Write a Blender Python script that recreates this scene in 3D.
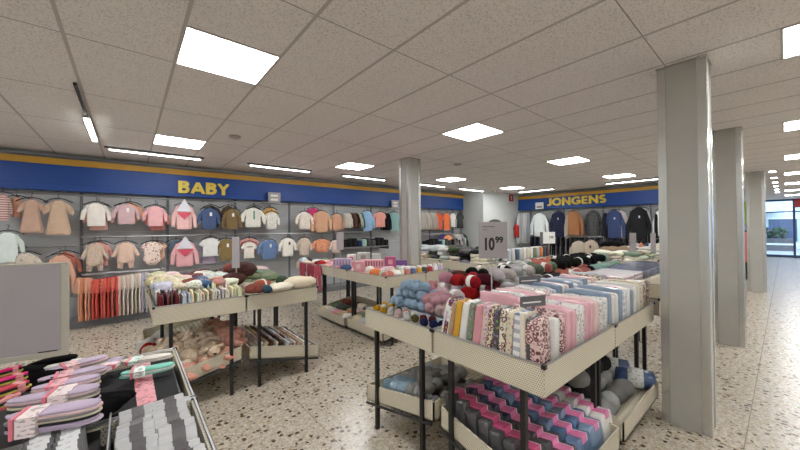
import bpy, math, random
from mathutils import Vector, Matrix, noise
R=math.radians; sin,cos,pi=math.sin,math.cos,math.pi
rnd=random.Random(7)
for o in list(bpy.data.objects): bpy.data.objects.remove(o)
sc=bpy.context.scene; COL=sc.collection
# ---------------- camera, world, exposure ----------------
CH,H=1.577,2.867           # camera height, ceiling height
FPX=323.25; YAW,PIT,ROL=R(50.004),R(0.592),R(-0.441)
_F=Vector((cos(YAW)*cos(PIT),sin(YAW)*cos(PIT),sin(PIT))); _R=Vector((sin(YAW),-cos(YAW),0)); _U=_R.cross(_F)
RR=_R*cos(ROL)+_U*sin(ROL); UU=-_R*sin(ROL)+_U*cos(ROL); CC=Vector((0,0,CH))
cd=bpy.data.cameras.new('camera'); cam=bpy.data.objects.new('camera',cd); COL.objects.link(cam)
cd.lens=36*FPX/800; cd.sensor_width=36; cd.clip_start=.05; cd.clip_end=200
M=Matrix.Identity(4)
for i in range(3): M[i][0]=RR[i]; M[i][1]=UU[i]; M[i][2]=-_F[i]; M[i][3]=CC[i]
cam.matrix_world=M; sc.camera=cam
w=bpy.data.worlds.new('world'); sc.world=w; w.use_nodes=True
bg=w.node_tree.nodes['Background']; bg.inputs[0].default_value=(.50,.72,1,1); bg.inputs[1].default_value=4.5
sc.view_settings.view_transform='Standard'; sc.view_settings.look='None'; sc.view_settings.gamma=1
sc.view_settings.use_curve_mapping=False; sc.view_settings.exposure=0.2
PANEL_E,TUBE_E=27.0,20.0
def ray(x,y): return _F+RR*((x-400)/FPX)-UU*((y-225)/FPX)
def at(x,y,z): d=ray(x,y); return CC+d*((z-CH)/d.z)
def atX(x,y,X): d=ray(x,y); return CC+d*(X/d.x)
def atY(x,y,Y): d=ray(x,y); return CC+d*(Y/d.y)
def proj(p): d=Vector(p)-CC; k=max(d.dot(_F),.01); return 400+FPX*d.dot(RR)/k,225-FPX*d.dot(UU)/k
# ---------------- colours / materials ----------------
def lin(c): return tuple(((v/255)/12.92 if v/255<=.04045 else ((v/255+.055)/1.055)**2.4) for v in c)+(1,)
class NT:
    def __init__(s,name):
        s.m=bpy.data.materials.new(name); s.m.use_nodes=True; s.t=s.m.node_tree; s.n=s.t.nodes; s.l=s.t.links
        s.b=s.n['Principled BSDF']; s.out=s.n['Material Output']
    def N(s,ty,**k):
        n=s.n.new(ty)
        for a,v in k.items():
            if a[0]=='i': 
                n.inputs[int(a[1:])].default_value=v
            else: setattr(n,a,v)
        return n
    def L(s,a,b): s.l.new(a,b)
    def val(s,x,sock):
        if isinstance(x,(int,float)): sock.default_value=x
        elif isinstance(x,tuple): sock.default_value=x
        else: s.L(x,sock)
    def math(s,op,a,b=0.0,c=None):
        n=s.N('ShaderNodeMath',operation=op); s.val(a,n.inputs[0]); s.val(b,n.inputs[1])
        if c is not None: s.val(c,n.inputs[2])
        return n.outputs[0]
    def mix(s,f,a,b,mode='MIX'):
        n=s.N('ShaderNodeMix',data_type='RGBA',blend_type=mode); s.val(f,n.inputs[0]); s.val(a,n.inputs[6]); s.val(b,n.inputs[7]); return n.outputs[2]
    def co(s,kind='Object',scale=(1,1,1)):
        t=s.N('ShaderNodeTexCoord'); mp=s.N('ShaderNodeMapping'); mp.inputs['Scale'].default_value=scale
        s.L(t.outputs[kind],mp.inputs[0]); return mp.outputs[0]
    def noise(s,v,sc_,det=3,out=0):
        n=s.N('ShaderNodeTexNoise'); s.L(v,n.inputs['Vector']); n.inputs['Scale'].default_value=sc_; n.inputs['Detail'].default_value=det; return n.outputs[out]
    def vor(s,v,sc_,out='Distance',rand=1):
        n=s.N('ShaderNodeTexVoronoi'); s.L(v,n.inputs['Vector']); n.inputs['Scale'].default_value=sc_; n.inputs['Randomness'].default_value=rand; return n.outputs[out]
    def wave(s,v,sc_,dist=0,dir='X'):
        n=s.N('ShaderNodeTexWave',bands_direction=dir); s.L(v,n.inputs['Vector']); n.inputs['Scale'].default_value=sc_; n.inputs['Distortion'].default_value=dist; return n.outputs['Fac']
    def step(s,x,a,b):
        n=s.N('ShaderNodeMapRange'); s.val(x,n.inputs[0]); n.inputs[1].default_value=a; n.inputs[2].default_value=b; return n.outputs[0]
    def sep(s,v,i):
        n=s.N('ShaderNodeSeparateXYZ'); s.L(v,n.inputs[0]); return n.outputs[i]
    def bump(s,h,st=.3,d=.005):
        n=s.N('ShaderNodeBump'); n.inputs['Strength'].default_value=st; n.inputs['Distance'].default_value=d; s.val(h,n.inputs['Height']); s.L(n.outputs[0],s.b.inputs['Normal'])
    def oc(s): return s.N('ShaderNodeObjectInfo').outputs['Color']
    def fin(s,col,rough=.6,metal=0,spec=.5,coat=0):
        s.val(col,s.b.inputs['Base Color']); s.b.inputs['Roughness'].default_value=rough; s.b.inputs['Metallic'].default_value=metal
        s.b.inputs['Specular IOR Level'].default_value=spec; s.b.inputs['Coat Weight'].default_value=coat; s.b.inputs['Coat Roughness'].default_value=.12
        return s.m
def plain(name,c,rough=.6,metal=0,spec=.5,coat=0):
    t=NT(name); v=t.co(); n=t.noise(v,6)
    c=lin(c); d=tuple(x*.9 for x in c[:3])+(1,)
    return t.fin(t.mix(n,c,d),rough,metal,spec,coat)
def emis(name,c,st):
    t=NT(name); t.b.inputs['Emission Color'].default_value=c; t.b.inputs['Emission Strength'].default_value=st; t.b.inputs['Base Color'].default_value=(.8,.8,.8,1); return t.m
def objfab(name,pat=None,rough=.85,coat=0,c2=None,sc_=1):
    t=NT(name); oi=t.N('ShaderNodeObjectInfo'); g=t.N('ShaderNodeNewGeometry'); va=t.N('ShaderNodeVectorMath',operation='ADD'); t.L(g.outputs['Position'],va.inputs[0]); t.L(t.math('MULTIPLY',oi.outputs['Random'],37.0),va.inputs[1]); v=va.outputs[0]; oc=oi.outputs['Color']; n=t.noise(v,12,4)
    base=t.mix(t.math('MULTIPLY',n,.35),oc,t.mix(1.0,oc,(.45,.42,.42,1),'MULTIPLY'))
    c2=lin(c2) if c2 else (.05,.05,.06,1)
    if pat=='dots': f=t.step(t.vor(v,26*sc_),.30,.24); base=t.mix(f,base,c2)
    if pat=='floral':
        f=t.step(t.vor(v,55*sc_),.42,.30); k=t.vor(v,38*sc_,'Color'); hs=t.mix(.55,k,c2); base=t.mix(t.math('MULTIPLY',f,.75),base,hs)
    if pat=='stripes': f=t.step(t.wave(v,9*sc_,0,'Z'),.45,.55); base=t.mix(f,base,c2)
    if pat=='vstripes': f=t.step(t.wave(v,6*sc_,0.5,'X'),.45,.55); base=t.mix(f,base,c2)
    if pat=='plaid':
        f=t.step(t.wave(v,7*sc_,0,'X'),.4,.6); g=t.step(t.wave(v,7*sc_,0,'Z'),.4,.6)
        base=t.mix(t.math('MULTIPLY',t.math('ADD',f,g),.5),base,c2)
    if pat=='leopard':
        d=t.vor(v,46*sc_); a=t.math('MULTIPLY',t.step(d,.25,.35),t.step(d,.62,.5)); base=t.mix(a,base,c2)
    t.bump(t.math('ADD',t.noise(v,22,3),t.math('MULTIPLY',t.noise(v,110 if coat else 300,2),.5 if coat else .12)),.7 if coat else .55,.02 if not coat else .012)
    return t.fin(base,rough,0,.3,coat)
MAT={}
MAT['fab']=objfab('woven_fabric')
MAT['dots']=objfab('dotted_fabric','dots',c2=(150,70,70))
MAT['floral']=objfab('floral_fabric','floral',c2=(120,110,90))
MAT['stripes']=objfab('striped_fabric','stripes',c2=(170,110,110))
MAT['vstripes']=objfab('lined_fabric','vstripes',c2=(225,218,210))
MAT['plaid']=objfab('plaid_fabric','plaid',c2=(35,38,42))
MAT['wrap']=objfab('wrapped_fabric',None,.45,.7)
MAT['wfloral']=objfab('wrapped_floral_fabric','floral',.45,.7,c2=(90,60,60))
MAT['wleo']=objfab('wrapped_leopard_fabric','leopard',.45,.7,c2=(96,45,48))
MAT['wplaid']=objfab('wrapped_plaid_fabric','plaid',.45,.7,c2=(225,222,220))
def yarn():
    t=NT('wool_yarn'); v=t.co(); oc=t.oc(); wv=t.wave(v,60,2.5,'DIAGONAL')
    t.bump(t.math('ADD',wv,t.math('MULTIPLY',t.noise(v,120,2),.8)),.8,.006)
    return t.fin(t.mix(t.math('MULTIPLY',wv,.22),oc,t.mix(1.0,oc,(.4,.4,.4,1),'MULTIPLY')),.95,0,.15)
MAT['yarn']=yarn()
def pile():
    t=NT('plush_pile'); v=t.co(); oc=t.oc(); n=t.noise(v,60,4)
    t.bump(n,.9,.015); return t.fin(t.mix(t.math('MULTIPLY',n,.4),oc,t.mix(1.0,oc,(.5,.45,.4,1),'MULTIPLY')),.98,0,.1)
MAT['pile']=pile()
def paint(): 
    t=NT('coloured_plastic'); v=t.co(); return t.fin(t.mix(t.math('MULTIPLY',t.noise(v,8),.12),t.oc(),(.3,.3,.3,1)),.45)
MAT['paint']=paint()
def printed():
    t=NT('printed_card'); v=t.co(); w_=t.step(t.noise(t.co('Object',(1,1,3)),55,1),.56,.6)
    return t.fin(t.mix(t.math('MULTIPLY',w_,.5),t.oc(),(.06,.05,.06,1)),.4,0,.5,.3)
MAT['card']=printed()
MAT['black']=plain('black_powder_coat',(22,21,21),.45)
MAT['dark']=plain('dark_fabric',(30,30,32),.8)
MAT['chrome']=plain('chrome_wire',(150,150,150),.4,1)
MAT['alu']=plain('brushed_aluminium',(206,206,202),.26,.85)
MAT['colpanel']=plain('column_cladding',(178,176,168),.35,0,.4)
MAT['white']=plain('white_paint',(225,225,220),.5)
MAT['packet']=plain('white_card_packet',(196,196,196),.5)
MAT['grey']=plain('grey_board',(160,154,155),.45)
MAT['greyd']=plain('dark_grey_board',(92,90,92),.5)
MAT['frame']=plain('grey_green_frame',(176,172,156),.4)
MAT['red']=plain('red_enamel',(190,20,25),.35)
MAT['blue']=plain('blue_sign_board',(4,66,146),.45)
MAT['gold']=plain('gold_yellow_board',(205,155,48),.5)
MAT['letter']=plain('yellow_letter_face',(228,202,82),.5)
MAT['ink']=plain('black_ink',(28,26,28),.6)
MAT['wall']=plain('grey_wall_paint',(205,208,206),.7)
MAT['slot']=plain('grey_metal_shelving',(172,173,174),.5)
MAT['slotd']=plain('dark_metal_shelving',(112,113,116),.5)
def perf():
    t=NT('perforated_beige_metal'); v=t.co('Object'); 
    x=t.sep(v,0); y=t.sep(v,1); z=t.sep(v,2)
    u=t.math('ADD',x,y); s=95.0
    a=t.math('SUBTRACT',t.math('FRACT',t.math('MULTIPLY',u,s)),.5)
    row=t.math('MULTIPLY',z,s*1.0)
    a2=t.math('SUBTRACT',t.math('FRACT',t.math('ADD',t.math('MULTIPLY',u,s),t.math('MULTIPLY',t.math('FLOOR',row),.5))),.5)
    b=t.math('SUBTRACT',t.math('FRACT',row),.5)
    d=t.math('SQRT',t.math('ADD',t.math('MULTIPLY',a2,a2),t.math('MULTIPLY',b,b)))
    hole=t.math('MULTIPLY',t.step(d,.33,.25),.8)
    n=t.noise(v,5)
    return t.fin(t.mix(hole,t.mix(n,lin((214,206,184)),lin((200,191,168))),lin((104,96,82))),.45,0,.4)
MAT['perf']=perf()
MAT['beige']=plain('beige_metal',(192,184,162),.45)
def ceil_m():
    t=NT('mineral_ceiling_tile'); v=t.co('Object'); d=t.noise(v,85,2); f=t.step(d,.54,.62)
    n=t.noise(v,1.5); c=t.mix(n,lin((236,231,228)),lin((228,223,220)))
    t.bump(t.math('SUBTRACT',1,f),.4,.004)
    return t.fin(t.mix(t.math('MULTIPLY',f,.33),c,lin((130,118,108))),.9,0,.1)
MAT['ceil']=ceil_m(); MAT['tbar']=plain('ceiling_t_bar',(186,181,177),.6); MAT['joint']=plain('ceiling_joint_shadow_gap',(150,144,140),.7)
def terrazzo():
    t=NT('terrazzo_floor'); v=t.co('Object'); nz=t.noise(v,34,2,1); vd=t.mix(.03,v,nz)
    n=t.noise(v,30,3); base=t.mix(t.step(n,.35,.65),lin((190,182,168)),lin((154,142,124)))
    d0=t.vor(vd,38); c0=t.sep(t.vor(vd,38,'Color'),0)
    base=t.mix(t.math('MULTIPLY',t.step(t.noise(v,70,2),.52,.6),.35),base,lin((228,220,206)))
    base=t.mix(t.math('MULTIPLY',t.step(d0,.42,.34),t.step(c0,.55,.6)),base,lin((168,150,122)))
    base=t.mix(t.math('MULTIPLY',t.step(d0,.40,.30),t.step(c0,.16,.14)),base,lin((120,104,84)))
    d=t.vor(vd,19); k=t.vor(vd,19,'Color'); r=t.sep(k,0); g=t.sep(k,1)
    f=t.math('MULTIPLY',t.step(t.math('SUBTRACT',d,t.math('MULTIPLY',g,.12)),.26,.22),t.step(r,.46,.47))
    base=t.mix(f,base,t.mix(g,lin((38,32,28)),lin((96,80,62))))
    # cast joints between the slabs
    x=t.sep(v,0); y=t.sep(v,1)
    fx=t.math('FRACT',t.math('DIVIDE',t.math('SUBTRACT',y,.205),.7)); fy=t.math('FRACT',t.math('DIVIDE',t.math('SUBTRACT',x,.48),.7))
    jx=t.math('LESS_THAN',fx,.010); jy=t.math('LESS_THAN',fy,.010)
    j=t.math('MAXIMUM',jx,jy)
    base=t.mix(t.math('MULTIPLY',j,.6),base,lin((90,78,64)))
    return t.fin(base,.27,0,.5)
MAT['floor']=terrazzo()
def glass():
    t=NT('clear_glass'); tr=t.N('ShaderNodeBsdfTransparent'); gl=t.N('ShaderNodeBsdfGlossy'); gl.inputs['Roughness'].default_value=.03
    mx=t.N('ShaderNodeMixShader'); mx.inputs[0].default_value=.07; t.L(tr.outputs[0],mx.inputs[1]); t.L(gl.outputs[0],mx.inputs[2]); t.L(mx.outputs[0],t.out.inputs[0]); return t.m
MAT['glass']=glass()
MAT['panel']=emis('lit_diffuser',(.98,.985,1,1),PANEL_E); MAT['tube']=emis('lit_tube_diffuser',(.95,1,.98,1),TUBE_E)
MAT['facade']=plain('pale_render',(205,212,220),.8); MAT['wood']=plain('painted_steel_blue',(60,78,110),.5); MAT['leaf']=plain('dark_green_leaves',(40,70,50),.8); MAT['pave']=plain('grey_paving',(170,172,172),.8)
# ---------------- mesh helpers ----------------
class MB:
    def __init__(s): s.v=[]; s.f=[]
    def add(s,vs,fs): k=len(s.v); s.v+=[tuple(p) for p in vs]; s.f+=[tuple(i+k for i in f) for f in fs]; return s
    def box(s,a,b,M=None):
        (x0,y0,z0),(x1,y1,z1)=a,b
        vs=[Vector(p) for p in((x0,y0,z0),(x1,y0,z0),(x1,y1,z0),(x0,y1,z0),(x0,y0,z1),(x1,y0,z1),(x1,y1,z1),(x0,y1,z1))]
        if M: vs=[M@p for p in vs]
        return s.add(vs,[(0,3,2,1),(4,5,6,7),(0,1,5,4),(1,2,6,5),(2,3,7,6),(3,0,4,7)])
    def rings(s,rings,cap=True,close=True):
        n=len(rings[0]); vs=[p for r in rings for p in r]; fs=[]
        for i in range(len(rings)-1):
            for j in range(n if close else n-1): k=(j+1)%n; fs.append((i*n+j,i*n+k,(i+1)*n+k,(i+1)*n+j))
        if cap: fs.append(tuple(range(n-1,-1,-1))); fs.append(tuple((len(rings)-1)*n+j for j in range(n)))
        return s.add(vs,fs)
    def tube(s,pts,r,n=8):
        pts=[Vector(p) for p in pts]; rs=r if isinstance(r,(list,tuple)) else [r]*len(pts); out=[]
        for i,p in enumerate(pts):
            d=(pts[min(i+1,len(pts)-1)]-pts[max(i-1,0)]).normalized(); a=d.orthogonal().normalized() if abs(d.z)<.99 else Vector((1,0,0)); 
            a=(Vector((0,0,1)).cross(d)).normalized() if abs(d.z)<.99 else a; b=d.cross(a)
            out.append([p+a*cos(2*pi*j/n)*rs[i]+b*sin(2*pi*j/n)*rs[i] for j in range(n)])
        return s.rings(out)
    def ell(s,c,r,n=14,m=9,p=1.0,M=None):
        c=Vector(c); out=[]
        for i in range(m+1):
            t=-pi/2+pi*i/m; ct=max(cos(t),.02)
            q=[Vector((r[0]*ct*math.copysign(abs(cos(a))**p,cos(a)),r[1]*ct*math.copysign(abs(sin(a))**p,sin(a)),r[2]*sin(t))) for a in (2*pi*j/n for j in range(n))]
            out.append([c+(M@x if M else x) for x in q])
        return s.rings(out)
    def mesh(s,name,smooth=False):
        me=bpy.data.meshes.new(name); me.from_pydata(s.v,[],s.f)
        if smooth: me.polygons.foreach_set('use_smooth',[True]*len(me.polygons))
        me.update(); return me
def O(name,me,mat=None,parent=None,col=None,loc=(0,0,0),rot=(0,0,0),scale=(1,1,1),smooth=False,bev=0):
    if isinstance(me,MB): me=me.mesh(name,smooth)
    o=bpy.data.objects.new(name,me); COL.objects.link(o)
    m=MAT[mat] if isinstance(mat,str) else mat
    if m is not None:
        if not me.materials: me.materials.append(m)
        if me.materials[0]!=m: o.material_slots[0].link='OBJECT'; o.material_slots[0].material=m
    if parent: o.parent=parent
    if col: o.color=lin(col)
    o.location=loc; o.rotation_euler=rot; o.scale=scale
    if bev:
        b=o.modifiers.new('edge','BEVEL'); b.width=bev; b.segments=2; b.limit_method='ANGLE'
    return o
def tag(o,label,cat,group=None):
    o['label']=label; o['category']=cat
    if group: o['group']=group
    return o
def thing(name,label,cat,loc=(0,0,0),rz=0,group=None):
    o=bpy.data.objects.new(name,None); o.empty_display_size=.1; COL.objects.link(o); o.location=loc; o.rotation_euler=(0,0,rz); return tag(o,label,cat,group)
def struct(o): o['kind']='structure'; return o
def box(name,a,b,mat,parent=None,bev=0,col=None):
    c=[(a[i]+b[i])/2 for i in range(3)]
    return O(name,MB().box([a[i]-c[i] for i in range(3)],[b[i]-c[i] for i in range(3)]),mat,parent,col,loc=c,bev=bev)
_c={}
def cached(key,fn):
    if key not in _c: _c[key]=fn()
    return _c[key]
ONES='first second third fourth fifth sixth seventh eighth ninth tenth eleventh twelfth thirteenth fourteenth fifteenth sixteenth seventeenth eighteenth nineteenth'.split()
TENS={2:('twentieth','twenty'),3:('thirtieth','thirty'),4:('fortieth','forty'),5:('fiftieth','fifty'),6:('sixtieth','sixty'),7:('seventieth','seventy'),8:('eightieth','eighty'),9:('ninetieth','ninety')}
def nth(i):
    if i<19: return ONES[i]
    k=i+1
    return TENS[k//10][0] if k%10==0 else TENS[k//10][1]+'-'+ONES[k%10-1]
def textmesh(name,s,size,mat,parent,loc,rot,depth=.01,bold=0.0,sx=1.0,col=None):
    c=bpy.data.curves.new(name,'FONT'); c.body=s; c.size=size; c.extrude=depth; c.offset=bold; c.align_x='LEFT'
    t=bpy.data.objects.new(name+'_curve',c); COL.objects.link(t); dg=bpy.context.evaluated_depsgraph_get(); dg.update()
    me=bpy.data.meshes.new_from_object(t.evaluated_get(dg)); bpy.data.objects.remove(t); bpy.data.curves.remove(c)
    for v in me.vertices: v.co.x*=sx
    me.materials.clear()
    return O(name,me,mat,parent,col,loc=loc,rot=rot)
def M3(o,rx=0,ry=0,rz=0): return Matrix.Translation(o)@Matrix.Rotation(rz,4,'Z')@Matrix.Rotation(ry,4,'Y')@Matrix.Rotation(rx,4,'X')
# ================= ROOM =================
X0,X1,Y0,YW=-3.2,24.85,-6.2,7.8
struct(box('floor',(X0-.2,Y0-.2,-.12),(X1,YW+.2,0),'floor'))
struct(box('ceiling',(X0-.2,Y0-.2,H),(X1+.2,YW+.2,H+.15),'ceil'))
for o in (bpy.data.objects['floor'],bpy.data.objects['ceiling']):   # mesh in world coordinates, so the pattern keeps its place
    for v in o.data.vertices: v.co+=o.location
    o.location=(0,0,0)
mb=MB(); x=.27-.6*6
while x<X1-.1: mb.box((x-.011,Y0,H-.0015),(x+.011,YW,H+.001)); x+=.6
struct(O('trim_1',mb,'tbar'))
mb=MB(); y=.005+.6-1.2*5
while y<YW-.1: mb.box((X0,y-.0035,H-.001),(X1,y+.0035,H+.001)); y+=1.2
struct(O('trim_2',mb,'joint'))
struct(box('wall_back',(X0-.2,YW,0),(9.45,YW+.2,H),'wall'))
struct(box('wall_left',(X0-.2,Y0-.2,0),(X0,YW,H),'wall'))
struct(box('wall_front',(X0,Y0-.2,0),(X1,Y0,H),'wall'))
mb=MB(); mb.box((9.45,6.75,0),(12.1,YW+.2,H)); struct(O('wall_corner',mb,'wall'))
struct(box('wall_right',(11.9,1.0,0),(12.1,6.75,H),'wall'))
struct(box('wall_far',(12.1,7.6,0),(X1+.2,7.8,H),'wall'))
# ---------------- storefront ----------------
gx=X1
mb=MB()
for a,b in(((gx-.05,Y0,2.78),(gx+.1,7.6,H)),((gx-.05,Y0,0),(gx+.1,7.6,.12)),((gx-.04,Y0,2.22),(gx+.06,7.6,2.27))): mb.box(a,b)
for y in (-5.0,-3.2,-1.4,-.28,.95,2.2,3.5,4.8,6.1): mb.box((gx-.05,y-.04,.12),(gx+.06,y+.04,2.78))
win=struct(O('window_1',mb,'wood')); O('glass_pane',MB().box((gx,Y0,.12),(gx+.012,7.6,2.78)),'glass',win)
# outside
struct(box('street_ground',(X1+.1,-20,-.15),(60,30,-.02),'pave'))
bl=thing('street_building','pale rendered building across the street with a dark blue doorway','building',(34,0,0))
mb=MB(); mb.box((0,-14,0),(4,22,9)); O('facade',mb,'facade',bl)
for (ya,yb,za,zb) in ((-2.2,-.9,0,2.3),(-.5,.75,.5,2.0),(1.1,2.3,.9,2.3),(3.2,4.6,.9,2.3),(-.2,1.6,3.3,4.6),(2.6,4.2,3.3,4.6),(-2.4,-.9,3.3,4.6),(6,8,.8,2.3)):
    wn=O('window',MB().box((-.06,ya,za),(.02,yb,zb)),'wood',bl); O('window_frame',MB().box((-.1,ya-.1,zb),(0,yb+.1,zb+.12)),'white',wn)
O('awning',MB().box((-1.1,.4,2.5),(0,5.2,2.65)),'white',bl)
bn=thing('street_bench','pale street bench in front of the building across the street','bench',(29.5,.1,0))
O('seat',MB().box((-.2,-1.2,.42),(.25,1.2,.5)),'white',bn)
for y in(-1,1): O('leg',MB().box((-.15,y-.05,-.02),(.2,y+.05,.42)),'greyd',bn)
sh=thing('street_shrub','rounded dark green shrub in a grey planter on the street','shrub',(31.5,.6,0))
O('planter',MB().box((-.4,-.9,-.02),(.4,.9,.75)),'greyd',sh)
mb=MB(); r2=random.Random(3)
for i in range(60): mb.ell((r2.uniform(-.35,.35),r2.uniform(-.6,.6),.75+r2.uniform(0,.65)),(r2.uniform(.05,.16),)*3,7,5)
O('leaves',mb,'leaf',sh)
# ---------------- columns ----------------
def column(x,y,wx,wy,label):
    t=thing('clad_column',label,'column',(x,y,0))
    O('cladding',MB().box((.004,.004,0),(wx-.004,wy-.004,H)),'colpanel',t)
    for cx,cy in((0,0),(wx,0),(0,wy),(wx,wy)):
        sx=1 if cx==0 else -1; sy=1 if cy==0 else -1; mb=MB(); q=[(cx-sx*.003,cy-sy*.003),(cx+sx*.052,cy-sy*.003),(cx+sx*.052,cy+sy*.014),(cx+sx*.014,cy+sy*.014),(cx+sx*.014,cy+sy*.052),(cx-sx*.003,cy+sy*.052)]
        if sx*sy<0: q=q[::-1]
        mb.rings([[(x_,y_,z_) for x_,y_ in q] for z_ in (0,H)])
        O('corner_trim',mb,'alu',t)
    O('ceiling_collar',MB().box((-.01,-.01,H-.012),(wx+.01,wy+.01,H)),'alu',t)
column(3.32,.37,.24,.29,'large grey clad column standing in the front right, beside the wrapped fabric table')
column(6.08,.355,.24,.29,'grey clad column directly behind the large front right column')
column(11.45,.30,.26,.30,'bright grey clad column nearest the shopfront glass')
column(3.87,4.37,.30,.25,'slim grey column in the middle of the shop behind the pink goods table')
# ---------------- ceiling lights ----------------
GR='square recessed ceiling lights'
names={(0,1):'square ceiling light nearest the camera, above the left tables',(0,2):'square ceiling light next to the ceiling disc near the BABY wall',
 (1,1):'square ceiling light in the middle of the ceiling above the yarn table',(1,2):'square ceiling light just left of the slim middle column',
 (2,1):'square ceiling light left of the two lights by the JONGENS wall',(3,1):'square ceiling light closest to the JONGENS wall',
 (2,2):'square ceiling light just right of the slim middle column',(3,2):'square ceiling light in front of the grey corner wall'}
k=0
for i in range(-1,8):
    for j in range(-2,3):
        x,y=.27+3*i,2.405+3*(j-1)
        if y+.6>YW-.3 or x+.6>X1-.5 or (x>9.6 and j==2) or (x>11.5 and j==1): continue
        if x<X0: continue
        lab=names.get((i,j))
        if not lab:
            if j==0: lab='square ceiling light %s from the front in the aisle beyond the columns'%nth(max(i,0)) if i>=0 else 'square ceiling light at the far left behind the camera'
            else: lab='square ceiling light out of frame, %s along its row, %s row'%(nth(i+1),nth(j+2))
        t=thing('ceiling_panel_light',lab,'ceiling light',(x,y,H),0,GR)
        mb=MB()
        for a,b in(((0,0,-.008),(.6,.014,0)),((0,.586,-.008),(.6,.6,0)),((0,.014,-.008),(.014,.586,0)),((.586,.014,-.008),(.6,.586,0))): mb.box(a,b)
        O('frame',mb,'tbar',t); O('diffuser',MB().box((.014,.014,-.005),(.586,.586,-.001)),'panel',t)
for i in range(6):
    x=11.7+1.45*i+(.15 if i else 0)
    t=thing('square_downlight','small square downlight, %s of the line running to the shopfront'%nth(i),'ceiling light',(x,.18,H),0,'small square downlights')
    O('frame',MB().box((-.14,-.065,-.012),(.14,.065,0)),'tbar',t); O('diffuser',MB().box((-.12,-.05,-.016),(.12,.05,-.012)),'tube',t)
def tubelight(x,y,L,ax,label,dark=0):
    t=thing('linear_track_light',label,'ceiling light',(x,y,H),0,'linear lights')
    def B(a0,a1,b,z0,z1): return MB().box((a0,-b,z0),(a1,b,z1)) if ax=='x' else MB().box((-b,a0,z0),(b,a1,z1))
    O('rail',B(-dark-.05,L+.05,.012,-.022,0),'black' if dark else 'greyd',t); O('housing',B(0,L,.028,-.045,-.022),'white',t); O('diffuser',B(.01,L-.01,.024,-.052,-.045),'tube',t)
for i,x in enumerate((-.24,1.80,3.86,6.15,8.1)):
    tubelight(x,6.66,1.22,'x','%s linear light from the left along the BABY wall'%nth(i).capitalize())
tubelight(-.36,4.95,1.2,'y','short linear light on a dark rail at the far left of the ceiling',.95)
for i,y in enumerate((4.87,2.13)): tubelight(10.65,y,1.2,'y',['left','right'][i]+' linear light along the JONGENS wall')
for p,l in(((1.12,4.86),'round grey ceiling disc near the left square lights'),((5.08,4.24),'small round ceiling disc in front of the slim column lights')):
    tag(O('smoke_detector',MB().rings([[Vector((p[0]+r*cos(a),p[1]+r*sin(a),z)) for a in (2*pi*j/20 for j in range(20))] for r,z in((.075,H),(.075,H-.02),(.05,H-.035))]),'tbar',smooth=False),l,'detector')
# ---------------- sign bands ----------------
def band(name,label,cat,a,b,front,ax):
    """a..b along the wall, front = coordinate of the face"""
    t=thing(name,label,cat,(0,0,0))
    def B(z0,z1,d,e=0): 
        return MB().box((a,front-d,z0),(b,front+.02+e,z1)) if ax=='x' else MB().box((front-d,a,z0),(front+.02+e,b,z1))
    O('blue_board',B(2.235,2.655,.02,.05),'blue',t); O('board_joint',B(2.345,2.349,.022),'ink',t)
    O('gold_strip',B(2.655,2.755,.04,.05),'gold',t); O('top_trim',B(2.755,2.79,.02,.05),'slotd',t); return t
bt=band('wall_sign_band','blue sign band with gold strip and the yellow word BABY above the baby clothes','sign',X0,9.42,7.62,'x')
jt=band('wall_sign_band','blue sign band with gold strip and the yellow word JONGENS above the jackets','sign',1.0,6.72,11.72,'y')
def arc(cx,cy,rx,ry,a0,a1,n=14): return [(cx+rx*cos(R(a0+(a1-a0)*k/n)),cy+ry*sin(R(a0+(a1-a0)*k/n))) for k in range(n+1)]
T_=.11   # half stroke; glyphs are drawn in a box 0..w x 0..1
GL_={'B':(.66,[[(T_,0),(T_,1)],[(T_,1-T_),(.34,1-T_)]+arc(.34,.745,.19,.145,90,-90)+[(T_,.6)],[(T_,.52),(.36,.52)]+arc(.36,.315,.2,.205,90,-90)+[(T_,T_)]]),
 'A':(.86,[[(.08,0),(.43,.93)],[(.43,.93),(.78,0)],[(.22,.3),(.64,.3)]]),
 'Y':(.78,[[(.09,1),(.39,.5)],[(.69,1),(.39,.5)],[(.39,.5),(.39,0)]]),
 'J':(.42,[[(.31,1),(.31,.25)]+arc(.12,.25,.19,.15,0,-90,6)+[(0,.10)]]),
 'O':(.98,[arc(.49,.5,.38,.4,0,360,28)]),
 'N':(.84,[[(T_,0),(T_,1)],[(T_,.9),(.73,.1)],[(.73,0),(.73,1)]]),
 'G':(.92,[arc(.49,.5,.38,.4,42,350,24),[(.5,.45),(.9,.45)]]),
 'E':(.58,[[(T_,0),(T_,1)],[(T_,1-T_),(.56,1-T_)],[(T_,.5),(.52,.5)],[(T_,T_),(.56,T_)]]),
 'S':(.60,[arc(.31,.70,.19,.19,40,270,14)+arc(.29,.31,.2,.2,90,-140,14)])}
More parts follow.
